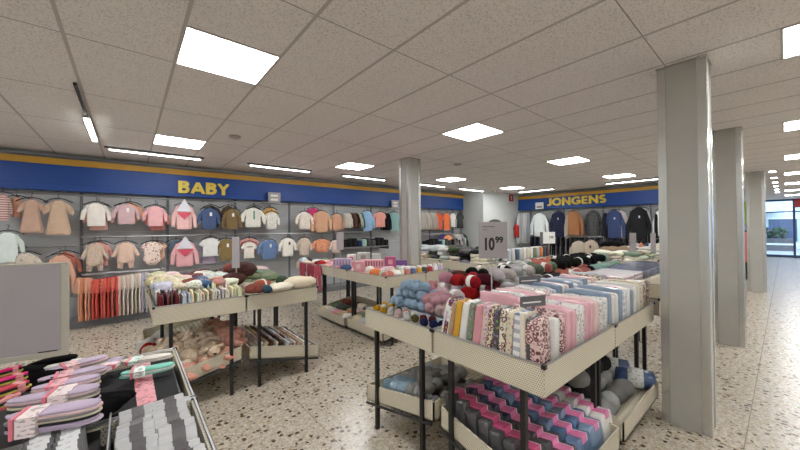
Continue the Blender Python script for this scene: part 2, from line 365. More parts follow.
def letters(parent,s,p0,p1,zb,cap,ax,front):
    tot=sum(GL_[c][0] for c in s)+.07*(len(s)-1); W=abs(p1-p0); k=W/tot; x=0
    for c in s:
        w_,st=GL_[c]; mb=MB()
        for pl in st:
            for (ax_,ay),(bx,by) in zip(pl[:-1],pl[1:]):
                d=Vector((bx-ax_,0,by-ay)); L=d.length
                if L<1e-5: continue
                d/=L; n_=Vector((-d.z,0,d.x))*T_; e=d*(.02 if len(pl)>2 else 0); A=Vector((ax_,0,ay))-e; B=Vector((bx,0,by))+e
                q=[A-n_,B-n_,B+n_,A+n_]
                clampz=lambda v:Vector((v.x,0,min(1,max(0,v.z))))
                q=[clampz(v) for v in q]
                kk=(len(mb.v)//8)%9*.0007; vs=[((x+v.x)*k,y,v.z*cap) for y in(-.02-kk,.02) for v in q]
                mb.add(vs,[(0,1,2,3),(0,4,5,1),(1,5,6,2),(2,6,7,3),(3,7,4,0)])
        o=O('letter',mb,'letter',parent)
        if ax=='x': o.location=(p0,front-.021,zb)
        else: o.location=(front-.021,p0,zb); o.rotation_euler=(0,0,R(-90))
        x+=w_+.07
a,b=atY(178,195,7.6),atY(229,196,7.6); letters(bt,'BABY',a.x,b.x,2.30,.24,'x',7.6)
a,b=atX(548,206,11.7),atX(606.5,203,11.7); letters(jt,'JONGENS',a.y,b.y,2.345,.27,'y',11.7)
for px,w_,wall,lab in((268,.28,'b','small grey double notice hanging under the BABY band, near its middle'),(391.5,.28,'b','small grey double notice under the BABY band beside the slim column'),(535.5,.3,'j','small white notice left of the word JONGENS')):
    p=atY(px,199,7.5) if wall=='b' else atX(px,206,11.6)
    if wall=='b':
        t=thing('hanging_notice',lab,'notice',(p.x,7.5,2.19))
        O('notice_board',MB().box((0,-.008,0),(w_,.008,.23)),'grey',t); O('printed_mark',MB().box((.06,-.011,.04),(w_-.06,-.008,.09)),'white',t); O('printed_mark',MB().box((.06,-.011,.13),(w_-.06,-.008,.18)),'white',t)
    else:
        t=thing('hanging_notice',lab,'notice',(11.6,p.y,2.25))
        O('notice_board',MB().box((-.008,-w_,0),(.008,0,.24)),'white',t); O('printed_mark',MB().box((-.011,-w_+.05,.05),(-.008,-.05,.1)),'greyd',t)
# ---------------- wall shelving ----------------
def gondola(name,label,a,b,wall,ax,step,rails,ups0):
    t=thing(name,label,'wall shelving'); 
    def B(a0,a1,d0,d1,z0,z1): return MB().box((a0,wall-d1,z0),(a1,wall-d0,z1)) if ax=='x' else MB().box((wall-d1,a0,z0),(wall-d0,a1,z1))
    mb=MB(); z=.12
    while z<2.2: m=B(a,b,.04,.065,z,min(z+.36,2.22)-.006); mb.add(m.v,m.f); z+=.36
    O('back_panel',mb,'slot',t); O('base_plinth',B(a,b,0,.42,0,.12),'slotd',t)
    u=ups0
    while u<b:
        if u>a: O('upright',B(u-.02,u+.02,.04,.085,.0,2.23),'slotd',t)
        u+=step
    for (r0,r1,z) in rails:
        m=MB(); 
        q=[(r0,z),(r1,z)]
        P=(lambda s,dep,zz:(s,wall-dep,zz)) if ax=='x' else (lambda s,dep,zz:(wall-dep,s,zz))
        m.tube([P(r0,.36,z),P(r1,.36,z)],.013,8)
        s=r0+.06
        while s<r1: m.tube([P(s,.07,z),P(s,.36,z)],.008,6); s+=step/2
        O('hang_rail',m,'chrome',t)
    return t
gondola('wall_shelving','grey wall shelving with chrome rails full of baby clothes under the BABY band',X0,9.4,YW,'x',1.2,
 [(X0+.1,9.2,2.16),(-.6,4.9,1.47),(-2.6,-.66,1.33),(-.6,.5,.86),(6.3,9.2,1.38)],-.62-2.4)
gondola('wall_shelving','grey wall shelving with chrome rails of jackets under the JONGENS band',1.1,6.72,11.9,'y',1.25,[(1.2,6.68,2.16),(1.2,6.2,1.25)],1.3)
# ================= garments =================
def g_rings(rows,n=22,fold=0,ph=0):
    out=[]
    for (z,hw,ht,yo,fa) in rows:
        r=[]
        for j in range(n):
            a=2*pi*j/n; x=hw*math.copysign(abs(cos(a))**.75,cos(a)); y=ht*math.copysign(abs(sin(a))**.85,sin(a))+yo
            y+=fa*sin(x*34+ph+z*3)+fa*.6*sin(x*61+ph*2)
            r.append(Vector((x,y,z+.012*sin(x*20+ph)*(1 if fa>0.03 else 0))))
        out.append(r)
    return out
def limb(mb,p0,p1,r0,r1,n=12,ph=0):
    """flattened tube from p0 to p1 (x,z) in the plane of the garment"""
    p0,p1=Vector((p0[0],0,p0[1])),Vector((p1[0],0,p1[1])); d=(p1-p0).normalized(); s=Vector((-d.z,0,d.x)); out=[]
    for i in range(6):
        t=i/5; c=p0.lerp(p1,t); r=r0+(r1-r0)*t; out.append([c+s*r*cos(2*pi*j/n)+Vector((0,1,0))*(.16*sin(2*pi*j/n)+.04*sin(t*9+ph)) for j in range(n)])
    mb.rings(out)
def garment_mesh(kind,seed):
    q=random.Random(seed); ph=q.uniform(0,6); mb=MB(); j=lambda a:a*q.uniform(.92,1.08)
    if kind in('top','sweater','jacket','hoodie'):
        bw={'top':.29,'sweater':.28,'jacket':.30,'hoodie':.29}[kind]; f=.05
        mb.rings(g_rings([(0,.07,.2,0,0),(-.03,.13,.35,0,0),(-.09,bw*.85,.42,0,0),(-.2,bw,.45,0,.02),(-.5,bw,.45,0,f),(-.8,bw*1.03,.45,0,f),(-1,bw*1.02,.42,0,f)],ph=ph))
        el={'top':(.46,-.72),'sweater':(.43,-.92),'jacket':(.42,-.97),'hoodie':(.45,-.9)}[kind]
        for s in(-1,1):
            y=j(el[1]); limb(mb,(s*bw*.72,-.14),(s*.39,y*.55),.095,.085,ph=ph); limb(mb,(s*.385,y*.5),(s*j(el[0])*.98,y),.085,.065,ph=ph+1)
        if kind=='hoodie': mb.ell((0,.2,-.06),(.14,.3,.1),12,7)
    elif kind=='short':
        mb.rings(g_rings([(0,.08,.2,0,0),(-.03,.14,.35,0,0),(-.12,.3,.42,0,0),(-.3,.32,.45,0,.02),(-.7,.33,.45,0,.05),(-1,.35,.42,0,.06)],ph=ph))
        for s in(-1,1): limb(mb,(s*.22,-.14),(s*.44,-.4),.11,.10,ph=ph)
    elif kind=='dress':
        mb.rings(g_rings([(0,.07,.2,0,0),(-.04,.15,.35,0,0),(-.13,.24,.42,0,0),(-.35,.25,.45,0,.05),(-.6,.31,.5,0,.1),(-.88,.38,.5,0,.13),(-.95,.39,.45,0,.13),(-1,.34,.4,0,.1)],ph=ph))
        for s in(-1,1): limb(mb,(s*.16,-.14),(s*.36,-.28),.10,.10,ph=ph); limb(mb,(s*.36,-.27),(s*.44,-.4),.10,.05,ph=ph)
    elif kind=='romper':
        mb.rings(g_rings([(0,.07,.2,0,0),(-.04,.14,.35,0,0),(-.12,.27,.42,0,0),(-.45,.27,.45,0,.04),(-.7,.31,.5,0,.08),(-.8,.26,.42,0,.06)],ph=ph))
        for s in(-1,1): limb(mb,(s*.2,-.13),(s*.44,-.55),.09,.07,ph=ph); limb(mb,(s*.16,-.66),(s*.2,-1),.13,.09,ph=ph)
    elif kind=='pants':
        mb.rings(g_rings([(0,.34,.4,0,0),(-.05,.36,.45,0,0),(-.2,.4,.48,0,.04),(-.35,.4,.45,0,.05)],ph=ph))
        for s in(-1,1): limb(mb,(s*.2,-.28),(s*.26,-1),.2,.14,ph=ph)
    elif kind=='body':   # sleeveless baby bodysuit
        mb.rings(g_rings([(0,.1,.2,0,0),(-.04,.2,.35,0,0),(-.15,.34,.42,0,0),(-.5,.33,.45,0,.04),(-.75,.38,.45,0,.05),(-.88,.3,.4,0,.04),(-1,.14,.3,0,0)],ph=ph))
        for s in(-1,1): limb(mb,(s*.24,-.12),(s*.42,-.3),.1,.09,ph=ph)
    return mb.mesh(kind,True)
def hanger_mesh():
    mb=MB(); mb.tube([(-.16,0,-.02),(-.08,0,.025),(0,0,.045),(.08,0,.025),(.16,0,-.02)],.008,6)
    mb.tube([(0,0,.045),(0,0,.085),(.014,0,.105),(0,0,.125),(-.016,0,.115)],.004,6); return mb.mesh('hanger',True)
WORD={'top':'baby top','sweater':'long-sleeved sweater','jacket':'jacket','hoodie':'hooded top','short':'short-sleeved top','dress':'dress','romper':'romper','pants':'trousers','body':'bodysuit'}
NM={'top':'baby_top','sweater':'sweater','jacket':'jacket','hoodie':'hooded_top','short':'short_sleeved_top','dress':'dress','romper':'romper','pants':'trousers','body':'bodysuit'}
def garment(kind,x0,x1,y0,y1,col,where,mat='fab',wall='b',depth=7.44,behind=None,extra=None,tagc=None,group=None,desc=None,ht=.05,parts=True):
    """pixel extents on the hanging plane -> real width and length"""
    f=(lambda x,y:atY(x,y,depth)) if wall=='b' else (lambda x,y:atX(x,y,depth))
    if wall=='j' and x1-x0>12: x0-=1.2; x1+=1.2
    a,b=f(x0,(y0+y1)/2),f(x1,(y0+y1)/2); W=(a-b).length; c=(a+b)/2; zt=f((x0+x1)/2,y0).z; zb=f((x0+x1)/2,y1).z
    rz=0 if wall=='b' else -pi/2
    rz+=rnd.uniform(-.06,.06)
    g_=sum(col)/3; col=tuple(int(g_*.18+v*.82+(14 if g_>110 else 4)) for v in col)
    t=thing(NM[kind],(desc or '')+where,{'pants':'trousers','jacket':'jacket','dress':'dress'}.get(kind,'baby clothes' if wall=='b' else 'clothes'),(c.x,c.y,zt),rz,group)
    me=cached((kind,len(where)%3),lambda:garment_mesh(kind,len(where)))
    O('fabric_body',me,mat,t,col,scale=(W,ht*2.0,zt-zb))
    if parts:
        O('hanger',cached('hanger',hanger_mesh),'black',t,loc=(0,0,-.015 if kind!='pants' else .0))
        # neck opening
        nk=MB().ell((0,0,0),(W*.085,ht*.5,.016),12,6); O('neckline' if kind!='pants' else 'waistband',nk,'paint',t,tuple(int(v*.55) for v in col),loc=(0,-ht*.12,-.002)) if kind!='pants' else None
        if tagc: O('price_tag',MB().box((-.02,-.004,-.035),(.02,.0,.035)),'paint',t,tagc,loc=(W*.05,-ht*1.02,-(zt-zb)*.3))
    return t,W,zt-zb
BR='hanging on the '
GU='baby clothes on the upper rail'; GL='baby clothes on the lower rail'; GJ='clothes hanging on the JONGENS wall'
def bib(t,W,Hh,red=True):
    mb=MB(); y=-.062; mb.add([(-W*.30,y,-Hh*.30),(W*.30,y,-Hh*.30),(0,y,.10),(-W*.30,y+.012,-Hh*.30),(W*.30,y+.012,-Hh*.30),(0,y+.012,.10)],[(0,1,2),(5,4,3),(0,3,4,1),(1,4,5,2),(2,5,3,0)])
    O('triangular_bib_card',mb,'paint',t,(222,220,228))
    mb=MB(); y=-.066; mb.add([(-W*.28,y,-Hh*.34),(W*.28,y,-Hh*.34),(0,y,-Hh*.62),(-W*.28,y+.014,-Hh*.34),(W*.28,y+.014,-Hh*.34),(0,y+.014,-Hh*.62)],[(0,2,1),(3,4,5),(0,1,4,3),(1,2,5,4),(2,0,3,5)])
    O('printed_triangle',mb,'paint',t,(214,70,96))
ROW1=[('top',-8,13,194,221,(205,190,178),'stripes','white and red striped baby top at the far left of the upper rail',None),
('short',9,24,197,217,(214,150,118),'fab','small peach top behind the striped one, far left of upper rail',None),
('dress',16,47,199,233,(192,152,128),'fab','dusty tan dress second from the left on the upper rail',None),
('dress',41,75,200,235,(198,164,134),'fab','beige bubble dress with loose hem on the upper rail',None),
('top',83,114,205,230,(214,150,140),'fab','pink top half hidden behind the plain white one',None),
('top',80,112,203,226,(226,218,208),'fab','plain white baby top right of the beige bubble dress',None),
('top',116,144,203,222,(226,150,100),'fab','orange top peeking out behind the mauve top',None),
('top',111,141,204,224,(206,166,170),'fab','mauve pink top right of the plain white top',(235,230,230)),
('top',144,170,208,230,(200,110,100),'fab','rusty pink top peeking out under the light pink one',None),
('top',142,168,206,226,(232,164,168),'fab','light pink top left of the pink coat with triangle card',None),
('hoodie',171,197,204,229,(238,184,178),'fab','pink coat with white and red triangle card on the upper rail','bib'),
('top',200,223,206,227,(60,50,60),'fab','dark purple top behind the denim blue top',None),
('top',197,221,208,229,(70,92,138),'fab','denim blue top on the upper rail under the letters BABY',(235,235,235)),
('top',219,238,206,227,(94,72,44),'fab','dark olive cardigan behind the olive brown top',None),
('sweater',221,242,209,229,(134,106,64),'fab','olive brown top right of the denim blue top',(240,240,240)),
('top',244,264,206,224,(92,88,86),'fab','charcoal top behind the white top with green stripe',None),
('top',240,266,208,227,(226,224,212),'fab','white top with a green centre stripe','green'),
('top',262,278,208,222,(222,164,70),'fab','mustard top behind the white printed top',None),
('top',263,280,212,229,(226,222,210),'floral','white printed top right of the green striped one',None),
('top',304,322,208,224,(206,30,100),'fab','magenta top behind the tan blouse',None),
('top',295,314,212,229,(228,216,200),'floral','cream flowered top left of the tan blouse',None),
('sweater',310,332,211,232,(206,150,112),'fab','tan blouse with long sleeves',None),
('sweater',329,344,214,230,(204,146,112),'fab','caramel top right of the tan blouse',None),
('sweater',359,375,211,231,(132,178,222),'fab','light blue sweater left of the slim column',None),
('short',373,387,212,227,(232,148,128),'fab','coral top right of the light blue sweater',None),
('sweater',387,401,212,231,(122,168,164),'fab','teal top partly behind the slim column',None),
('short',434,443,213,229,(240,78,38),'fab','red orange shirt right of the slim column',None),
('short',442,451,213,230,(250,108,44),'fab','bright orange shirt right of the red orange one',None),
('short',450,456,213,227,(220,222,216),'fab','white shirt right of the bright orange shirt',None),
('short',456,464,212,228,(48,52,52),'fab','dark shirt at the right end of the BABY wall',None)]
for i,(k_,a,b,c,d,col,m,lab,ex) in enumerate(ROW1):
    dep=7.50 if 'behind' in lab or 'peeking' in lab or 'half hidden' in lab else 7.40
    t,W,Hh=garment(k_,a,b,c,d,col,lab,m,'b',dep,tagc=ex if isinstance(ex,tuple) else None,group=GU)
    if ex=='bib': bib(t,W,Hh)
    if ex=='green': O('green_stripe',MB().box((-.014,-.06,-Hh*.6),(.014,-.052,-Hh*.15)),'paint',t,(60,150,110))
ROW2=[('top',-10,25,232,262,(206,220,212),'fab','pale mint top low at the far left of the BABY wall',None),
('top',6,44,253,280,(204,190,170),'floral','beige printed top behind the big grey board',None),
('top',48,82,252,282,(196,108,84),'fab','brick red top behind the peach sweater',None),
('sweater',42,77,255,295,(218,158,132),'fab','peach sweater right of the big grey board',None),
('romper',86,114,242,266,(226,150,138),'fab','pink romper behind the beige flowered romper',None),
('romper',80,109,243,271,(206,178,154),'floral','beige flowered romper, leftmost on the lower rail',None),
('romper',111,140,242,268,(222,184,160),'fab','peach pink romper left of the dotted one',None),
('body',146,168,242,262,(222,170,140),'fab','peach bodysuit behind the dotted bodysuit',None),
('body',140,164,242,265,(232,206,190),'dots','white bodysuit with dark red dots',None),
('body',166,186,240,256,(92,108,128),'fab','grey blue bodysuit behind the pink coat below',None),
('hoodie',170,199,241,266,(236,164,170),'fab','pink coat with white and red triangle card on the lower rail','bib'),
('dress',199,220,242,263,(168,150,178),'fab','lavender skirted dress behind the white short top',None),
('short',199,222,238,256,(224,226,222),'fab','white short-sleeved top right of the lower pink coat',None),
('top',216,236,239,260,(146,118,66),'fab','ochre top right of the lower white top',(235,235,235)),
('short',239,259,238,254,(216,140,130),'fab','salmon top behind the small cream shirt',None),
('short',241,257,242,258,(232,226,210),'fab','small cream shirt with a line of black print','line'),
('top',257,280,240,259,(88,120,168),'fab','mid blue top right of the small cream shirt',(235,235,235)),
('top',278,297,238,256,(228,222,210),'fab','cream top right of the mid blue top',(60,60,60)),
('top',296,312,238,255,(208,186,164),'floral','cream flowered top on the lower rail',None),
('top',311,332,239,252,(226,140,96),'dots','orange printed top on the lower rail',None),
('top',329,342,240,253,(214,186,170),'fab','pale peach top at the right end of the lower rail',None),
('short',438,448,234,250,(72,52,130),'fab','purple shirt behind the light orange shirt',None),
('short',443,453,235,250,(250,150,92),'fab','light orange shirt on the lower rail right of the column',None)]
for i,(k_,a,b,c,d,col,m,lab,ex) in enumerate(ROW2):
    dep=7.50 if 'behind' in lab and 'board' not in lab else 7.40
    t,W,Hh=garment(k_,a,b,c,d,col,lab,m,'b',dep,tagc=ex if isinstance(ex,tuple) else None,group=GL)
    if ex=='bib': bib(t,W,Hh)
    if ex=='line': O('print_line',MB().box((-.06,-.06,-.11),(.06,-.052,-.095)),'ink',t)
JON=[('sweater',531,548,213,236,(214,222,220),'fab','pale grey sweater second from the left on the JONGENS wall',None),
('jacket',550,567,211,237,(28,34,66),'fab','navy padded jacket left of the rust brown jacket',(235,235,235)),
('jacket',564,583,211,235,(172,106,58),'fab','rust brown jacket on the JONGENS wall',None),
('jacket',584,603,211,236,(92,94,94),'plaid','grey plaid shirt jacket right of the rust brown jacket',None),
('sweater',610,629,210,238,(205,190,190),'fab','white and red sweater behind the blue sweater',None),
('sweater',604,625,210,238,(52,72,122),'fab','blue sweater with a white tag',(235,235,240)),
('jacket',634,652,208,240,(214,216,214),'fab','white top behind the large black jacket',None),
('jacket',627,651,207,240,(26,27,32),'fab','large black jacket with a white tag',(235,235,240)),
('sweater',653,672,209,236,(228,230,226),'fab','white sweater at the right end, beside the large column',None)]
for (k_,a,b,c,d,col,m,lab,ex) in JON:
    garment(k_,a,b,c,d,col,lab,m,'j',11.56 if 'behind' in lab else 11.46,tagc=ex,group=GJ,ht=.08)
# side-on garments hanging close together
def side(kind,px,y0,y1,col,lab,wall,depth,group,W=.42,mat='fab',th=.03,rz=None,name=None,cat=None):
    f=(lambda x,y:atY(x,y,depth)) if wall=='b' else (lambda x,y:atX(x,y,depth))
    a=f(px,y0); b=f(px,y1)
    me=cached((kind,1,'side'),lambda:garment_mesh(kind,5))
    o=O(name or NM[kind],me,mat,None,col,loc=(a.x,a.y,a.z),rot=(0,0,(pi/2 if wall=='b' else 0)+(rz if rz is not None else rnd.uniform(-.15,.15))),scale=(W,th*2.2,a.z-b.z))
    return tag(o,lab,cat or ('trousers' if kind=='pants' else 'clothes'),group)
G1='clothes hung edge-on left of the slim column'
for i,(px,col,cn) in enumerate([(345,(224,214,200),'cream'),(348.5,(228,222,210),'white'),(351,(84,56,48),'brown'),(353.5,(120,84,70),'reddish brown'),(356,(58,44,42),'dark brown'),(358.5,(206,206,190),'ivory'),(361,(70,110,90),'green')]):
    side('sweater',px,213,228,col,f'{cn} garment hung edge-on between the caramel top and the light blue sweater','b',7.42,G1)
for i,px in enumerate((385,388)): side('sweater',px,213,230,(34,38,54) if i else (24,24,28),['black garment hung edge-on right behind the coral top','dark navy garment hung edge-on against the teal top'][i],'b',7.45,'dark garments edge-on by the coral top')
for i,(px,col,cn) in enumerate([(421.5,(212,204,194),'cream'),(424,(196,186,176),'light beige'),(426.5,(216,208,198),'ivory'),(429,(190,178,168),'beige'),(431.5,(212,200,188),'off-white'),(434,(206,196,184),'sand')]):
    side('sweater',px,213,229.5,col,f'{cn} garment hung edge-on just right of the slim column','b',7.42,'pale clothes hung edge-on right of the slim column')
G3='small trousers on the lowest rail'
PC=[((222,166,136),'light orange'),((206,136,104),'orange brown'),((222,160,130),'peach'),((214,150,120),'tan'),((206,88,76),'coral red'),((214,92,80),'bright coral'),((204,84,74),'deep coral'),((218,100,86),'coral'),((200,80,72),'red coral'),((212,94,80),'warm coral'),((208,86,78),'soft red'),((228,190,176),'blush'),((226,214,200),'cream'),((214,190,176),'dusty pink'),((228,220,206),'ivory'),((206,196,176),'sand'),((226,212,200),'off-white'),((186,180,196),'pale lilac'),((204,200,206),'pale grey')]
for i,(col,cn) in enumerate(PC):
    px=79+i*3.75; y0=282-i*.55 if i>3 else 278; y1=321-i*.55
    side('pants',px,y0,y1,col,f'{cn} small trousers, {nth(i)} from the left on the lowest rail','b',7.3,G3,.28,'fab' if i%3 else 'floral',.042)
tp=thing('hanging_bar','chrome bar carrying the row of small coral trousers','rail',(-.58,7.3,.86)); O('bar',MB().tube([(0,0,.0),(1.05,0,.0)],.012,8),'chrome',tp); O('arm',MB().tube([(.02,0,0),(.02,.42,.02)],.01,6),'chrome',tp); O('arm',MB().tube([(1.03,0,0),(1.03,.42,.02)],.01,6),'chrome',tp)
# JONGENS: long pale garments at the left end
for i,(px,col,cn) in enumerate([(519,(220,222,222),'white'),(521.5,(196,200,202),'pale grey'),(524,(226,226,224),'bright white'),(526.5,(204,206,206),'soft grey'),(529,(150,154,160),'mid grey')]):
    side('sweater',px,213,243,col,f'{cn} long garment hung edge-on at the left end of the JONGENS wall','j',11.46,'pale garments at the left end of the JONGENS wall',.36,'fab',.05)
for i,(px,col,cn) in enumerate([(605,(40,40,48),'charcoal'),(568,(210,205,196),'cream'),(657,(30,30,36),'black')]):
    side('sweater',px,213,238,col,f'{cn} garment hung edge-on {["left of the blue sweater","behind the rust brown jacket","right of the large black jacket"][i]}','j',11.5,None,.5,'fab',.05)
# dark trousers on the lower JONGENS rail
for i in range(30):
    y=6.05-i*.155; col=[(34,36,44),(48,46,50),(30,32,58),(58,56,56),(44,40,38),(26,26,30)][i%6]; cn=['black','charcoal','navy','grey','dark brown','jet black'][i%6]
    o=O('trousers',cached(('pants',1,'side'),lambda:garment_mesh('pants',5)),'fab',None,col,loc=(11.5,y,1.22),rot=(0,0,rnd.uniform(-.1,.1)),scale=(.34,.09,.85)); tag(o,f'{cn} trousers, {nth(i)} from the left on the low JONGENS rail','trousers','dark trousers on the low JONGENS rail')
# ================= tables =================
TZ,TB=.93,.78
def table(x0,y0,x1,y1,label,low,lowdir,lowz=(.29,.46),legs=True):
    """perforated tray table; lowdir = side the lower tray slopes towards: -x +x -y +y"""
    t=thing('display_table',label,'display table',((x0+x1)/2,(y0+y1)/2,0),0,'perforated tray tables')
    hx,hy=(x1-x0)/2-.008,(y1-y0)/2-.008
    for a,b in(((-hx,-hy,TB),(hx,-hy+.012,TZ)),((-hx,hy-.012,TB),(hx,hy,TZ)),((-hx,-hy+.012,TB),(-hx+.012,hy-.012,TZ)),((hx-.012,-hy+.012,TB),(hx,hy-.012,TZ))):
        O('side_panel',MB().box(a,b),'perf',t,bev=.002)
    O('tray_bottom',MB().box((-hx+.012,-hy+.012,TB+.005),(hx-.012,hy-.012,TB+.015)),'beige',t)
    mb=MB()
    for a,b in(((-hx,-hy),(hx,-hy)),((-hx,hy),(hx,hy)),((-hx,-hy),(-hx,hy)),((hx,-hy),(hx,hy))): mb.tube([(a[0],a[1],TZ+.002),(b[0],b[1],TZ+.002)],.005,6)
    O('rim_wire',mb,'chrome',t)
    for sx in(-1,1):
        for sy in(-1,1): O('corner_cap',MB().box((sx*hx-.01,sy*hy-.01,TZ-.012),(sx*hx+.01,sy*hy+.01,TZ+.006)),'black',t)
    lx,ly=(hx-.03,hy-.12) if lowdir[1]=='y' else (hx-.12,hy-.03)
    for sx in(-1,1):
        for sy in(-1,1): O('leg',MB().box((sx*lx-.014,sy*ly-.014,0),(sx*lx+.014,sy*ly+.014,TB+.01)),'black',t)
    if low:
        # sloping lower tray
        L,Hh=lowz; n=MB(); w=.13; e=.02
        ax=lowdir[1]; s=-1 if lowdir[0]=='-' else 1
        U=(hx if ax=='x' else hy)+ (.03); V=(hy if ax=='x' else hx)-.035
        Ui=(hx if ax=='x' else hy)-.02; ua,ub=(-U,Ui) if s<0 else (-Ui,U)
        def P(u,v,z): zz=z+ (Hh+L)/2 + (L-Hh)/2*(s*u/U); return (u,v,zz) if ax=='x' else (v,u,zz)
        def slab(u0,u1,v0,v1,z0,z1):
            vs=[P(u,v,z) for z in(z0,z1) for u,v in((u0,v0),(u1,v0),(u1,v1),(u0,v1))]
            n.add(vs,[(0,3,2,1),(4,5,6,7),(0,1,5,4),(1,2,6,5),(2,3,7,6),(3,0,4,7)])
        slab(ua,ub,-V,V,-w,-w+.01); slab(ua,ub,-V,-V+.01,-w,0); slab(ua,ub,V-.01,V,-w,0); slab(ua,ua+.01,-V,V,-w,0); slab(ub-.01,ub,-V,V,-w,0)
        O('lower_tray',n,'perf',t)
        for v in(-V-.012,V+.012): 
            p,q=P(ua*.97,v,-w-.012),P(ub*.97,v,-w-.012); O('tray_support',MB().tube([p,q],.01,6),'black',t)
        t['slope']=0
        return t,(lambda u,v,z=0:Vector(P(u,v,z-w+.01))+Vector(((x0+x1)/2,(y0+y1)/2,0))),U,V
    return t,None,hx,hy
XA=1.47
A1=table(XA,.72,2.45,1.45,'perforated table at the front right piled with wrapped fabric packs',1,'-y')
A2=table(2.45,.72,3.43,1.45,'perforated table of wrapped fabric packs next to the large column',1,'-y')
B1=table(XA,1.45,2.45,2.22,'perforated table of wool with small pompoms at its open end',1,'+y')
B2=table(2.45,1.45,3.43,2.22,'perforated table of skeins behind the wrapped fabric packs',0,'+y')
A3=table(3.60,.72,4.45,1.45,'perforated table hidden behind the large column, first beyond it',0,'-y')
B3=table(3.43,1.45,4.41,2.22,'perforated table of dark and coral skeins beyond the column',0,'+y')
A4=table(4.45,.72,5.43,1.45,'perforated table with navy packs beyond the large column',0,'-y')
B4=table(4.41,1.45,5.39,2.22,'perforated table farthest along the skein row',0,'+y')
C1=table(.15,3.38,.88,4.38,'front left perforated table with rows of thin packs',1,'-x',(.30,.45))
C2=table(.88,3.38,1.63,4.38,'perforated table with brown rolls and cream towels',1,'+x',(.26,.43))
C3=table(.15,4.38,.88,5.38,'perforated table behind the thin packs table, towards the BABY wall',1,'-x')
C4=table(.88,4.38,1.63,5.38,'perforated table behind the cream towels table, towards the BABY wall',0,'+x')
D1=table(2.60,3.40,3.35,4.40,'perforated table of pink and orange goods with its corner towards the camera',1,'-x',(.20,.34))
D2=table(3.35,3.40,3.85,4.40,'perforated table with cartons beside the slim column',0,'+x')
D3=table(2.60,4.40,3.35,5.40,'perforated table of pink boxes in the middle row',1,'-x',(.18,.32))
D5=table(2.60,5.40,3.35,6.40,'perforated table nearest the BABY wall in the pink goods row',0,'-x')
G1_=table(4.72,3.42,5.5,4.42,'far perforated table with a heap of black and white clothes',0,'-x')
G2_=table(4.72,4.42,5.5,5.42,'far perforated table with a clothes heap right of the slim column',0,'-x')
G3_=table(5.5,3.42,6.5,4.17,'far perforated table with packed white boxes',0,'-y')
G4_=table(6.5,3.42,7.5,4.17,'far perforated table behind the price card on a stick',0,'-y')
H1_=table(7.0,1.7,8.0,2.5,'far perforated table with fluffy brown vests',0,'-y')
H2_=table(8.0,1.7,9.0,2.5,'far perforated table with fleece and fur below the black jacket',0,'-y')
E1=table(-.53,1.48,.20,2.16,'near left perforated table of lilac insoles',0,'-x')
E2=table(-.53,.5,.20,1.475,'perforated table with small white packets at the lower left, nearest the camera',0,'-x')
# ================= goods =================
CN={'white':(224,222,216),'cream':(218,206,180),'ivory':(224,216,196),'beige':(192,168,136),'tan':(176,142,110),'pale pink':(222,192,188),'pink':(214,150,158),'hot pink':(214,40,104),'coral':(200,120,104),'rust':(124,66,54),'dark red':(96,34,38),'red':(184,34,38),'rose':(220,168,176),'slate blue':(128,146,166),'pale grey':(200,200,196),'grey':(152,150,147),'charcoal':(74,73,74),'black':(22,21,23),'navy':(34,42,84),'denim blue':(66,88,128),'light blue':(170,186,206),'pale blue':(192,200,208),'mint':(164,196,182),'sage green':(118,132,104),'dark green':(48,66,48),'olive':(98,92,48),'mustard':(208,156,40),'yellow':(214,200,160),'orange':(224,130,74),'lilac':(190,168,196),'purple':(112,78,140),'brown':(92,58,42),'dark brown':(66,34,28),'terracotta':(150,78,54),'teal':(40,70,84),'magenta':(170,74,116)}
def pack_mesh(seed):
    q=random.Random(seed); mb=MB(); out=[]; ph=[q.uniform(0,6) for _ in range(4)]
    for z,sc_ in((0,.9),(.03,.99),(.2,1.0),(.5,1.03),(.8,1.0),(.95,.97),(.99,.86),(1,.6)):
        r=[]
        for j in range(20):
            a=2*pi*(j+.5)/20; x=.5*math.copysign(abs(cos(a))**.28,cos(a)); y=.5*math.copysign(abs(sin(a))**.28,sin(a))
            x*=sc_*(1+.05*sin(z*7+y*6+ph[0])+.03*sin(z*15+y*11+ph[3])); y*=(1-(1-sc_)*.25)*(1+.012*sin(z*9+ph[1]))
            r.append(Vector((x,y,z+(.02*sin(y*9+ph[2])+.012*sin(y*23+ph[0]) if z>.7 else 0))))
        out.append(r)
    return mb.rings(out).mesh('pack',True)
def pack(name,label,cat,c,size,rot=(0,0,0),col=(200,200,200),mat='wrap',group=None,band=None,bandmat='paint',bandw=.3,bandoff=0):
    """c = centre of the bottom; size = thickness x, depth y, height z"""
    sd=rnd.randrange(5)
    o=O(name,cached(('pack',sd),lambda:pack_mesh(sd)),mat,None,col,loc=c,rot=rot,scale=size); tag(o,label,cat,group)
    if band:
        mb=MB(); b=bandw/2; e=.02; mb.box((-.5-e,-b+bandoff,.35),(.5+e,b+bandoff,1.015)); O('label_card',mb,'card' if bandmat=='card' else bandmat,o,band)
    return o
def crumple_mesh(seed):
    q=random.Random(seed); off=Vector((q.uniform(0,50),q.uniform(0,50),seed*3.1)); mb=MB(); n,m=26,14; out=[]
    for i in range(m+1):
        t=-pi/2+pi*i/m; ct=max(cos(t),.03); r=[]
        for j in range(n):
            a=2*pi*j/n; p=Vector((.5*ct*math.copysign(abs(cos(a))**.7,cos(a)),.5*ct*math.copysign(abs(sin(a))**.7,sin(a)),.5*math.copysign(abs(sin(t))**.75,sin(t))))
            d=noise.noise(p*3.2+off)*.22+abs(noise.noise(p*7+off))*.14; r.append(p*(1+d)+Vector((0,0,.5)))
        out.append(r)
    return mb.rings(out).mesh('crumple',True)
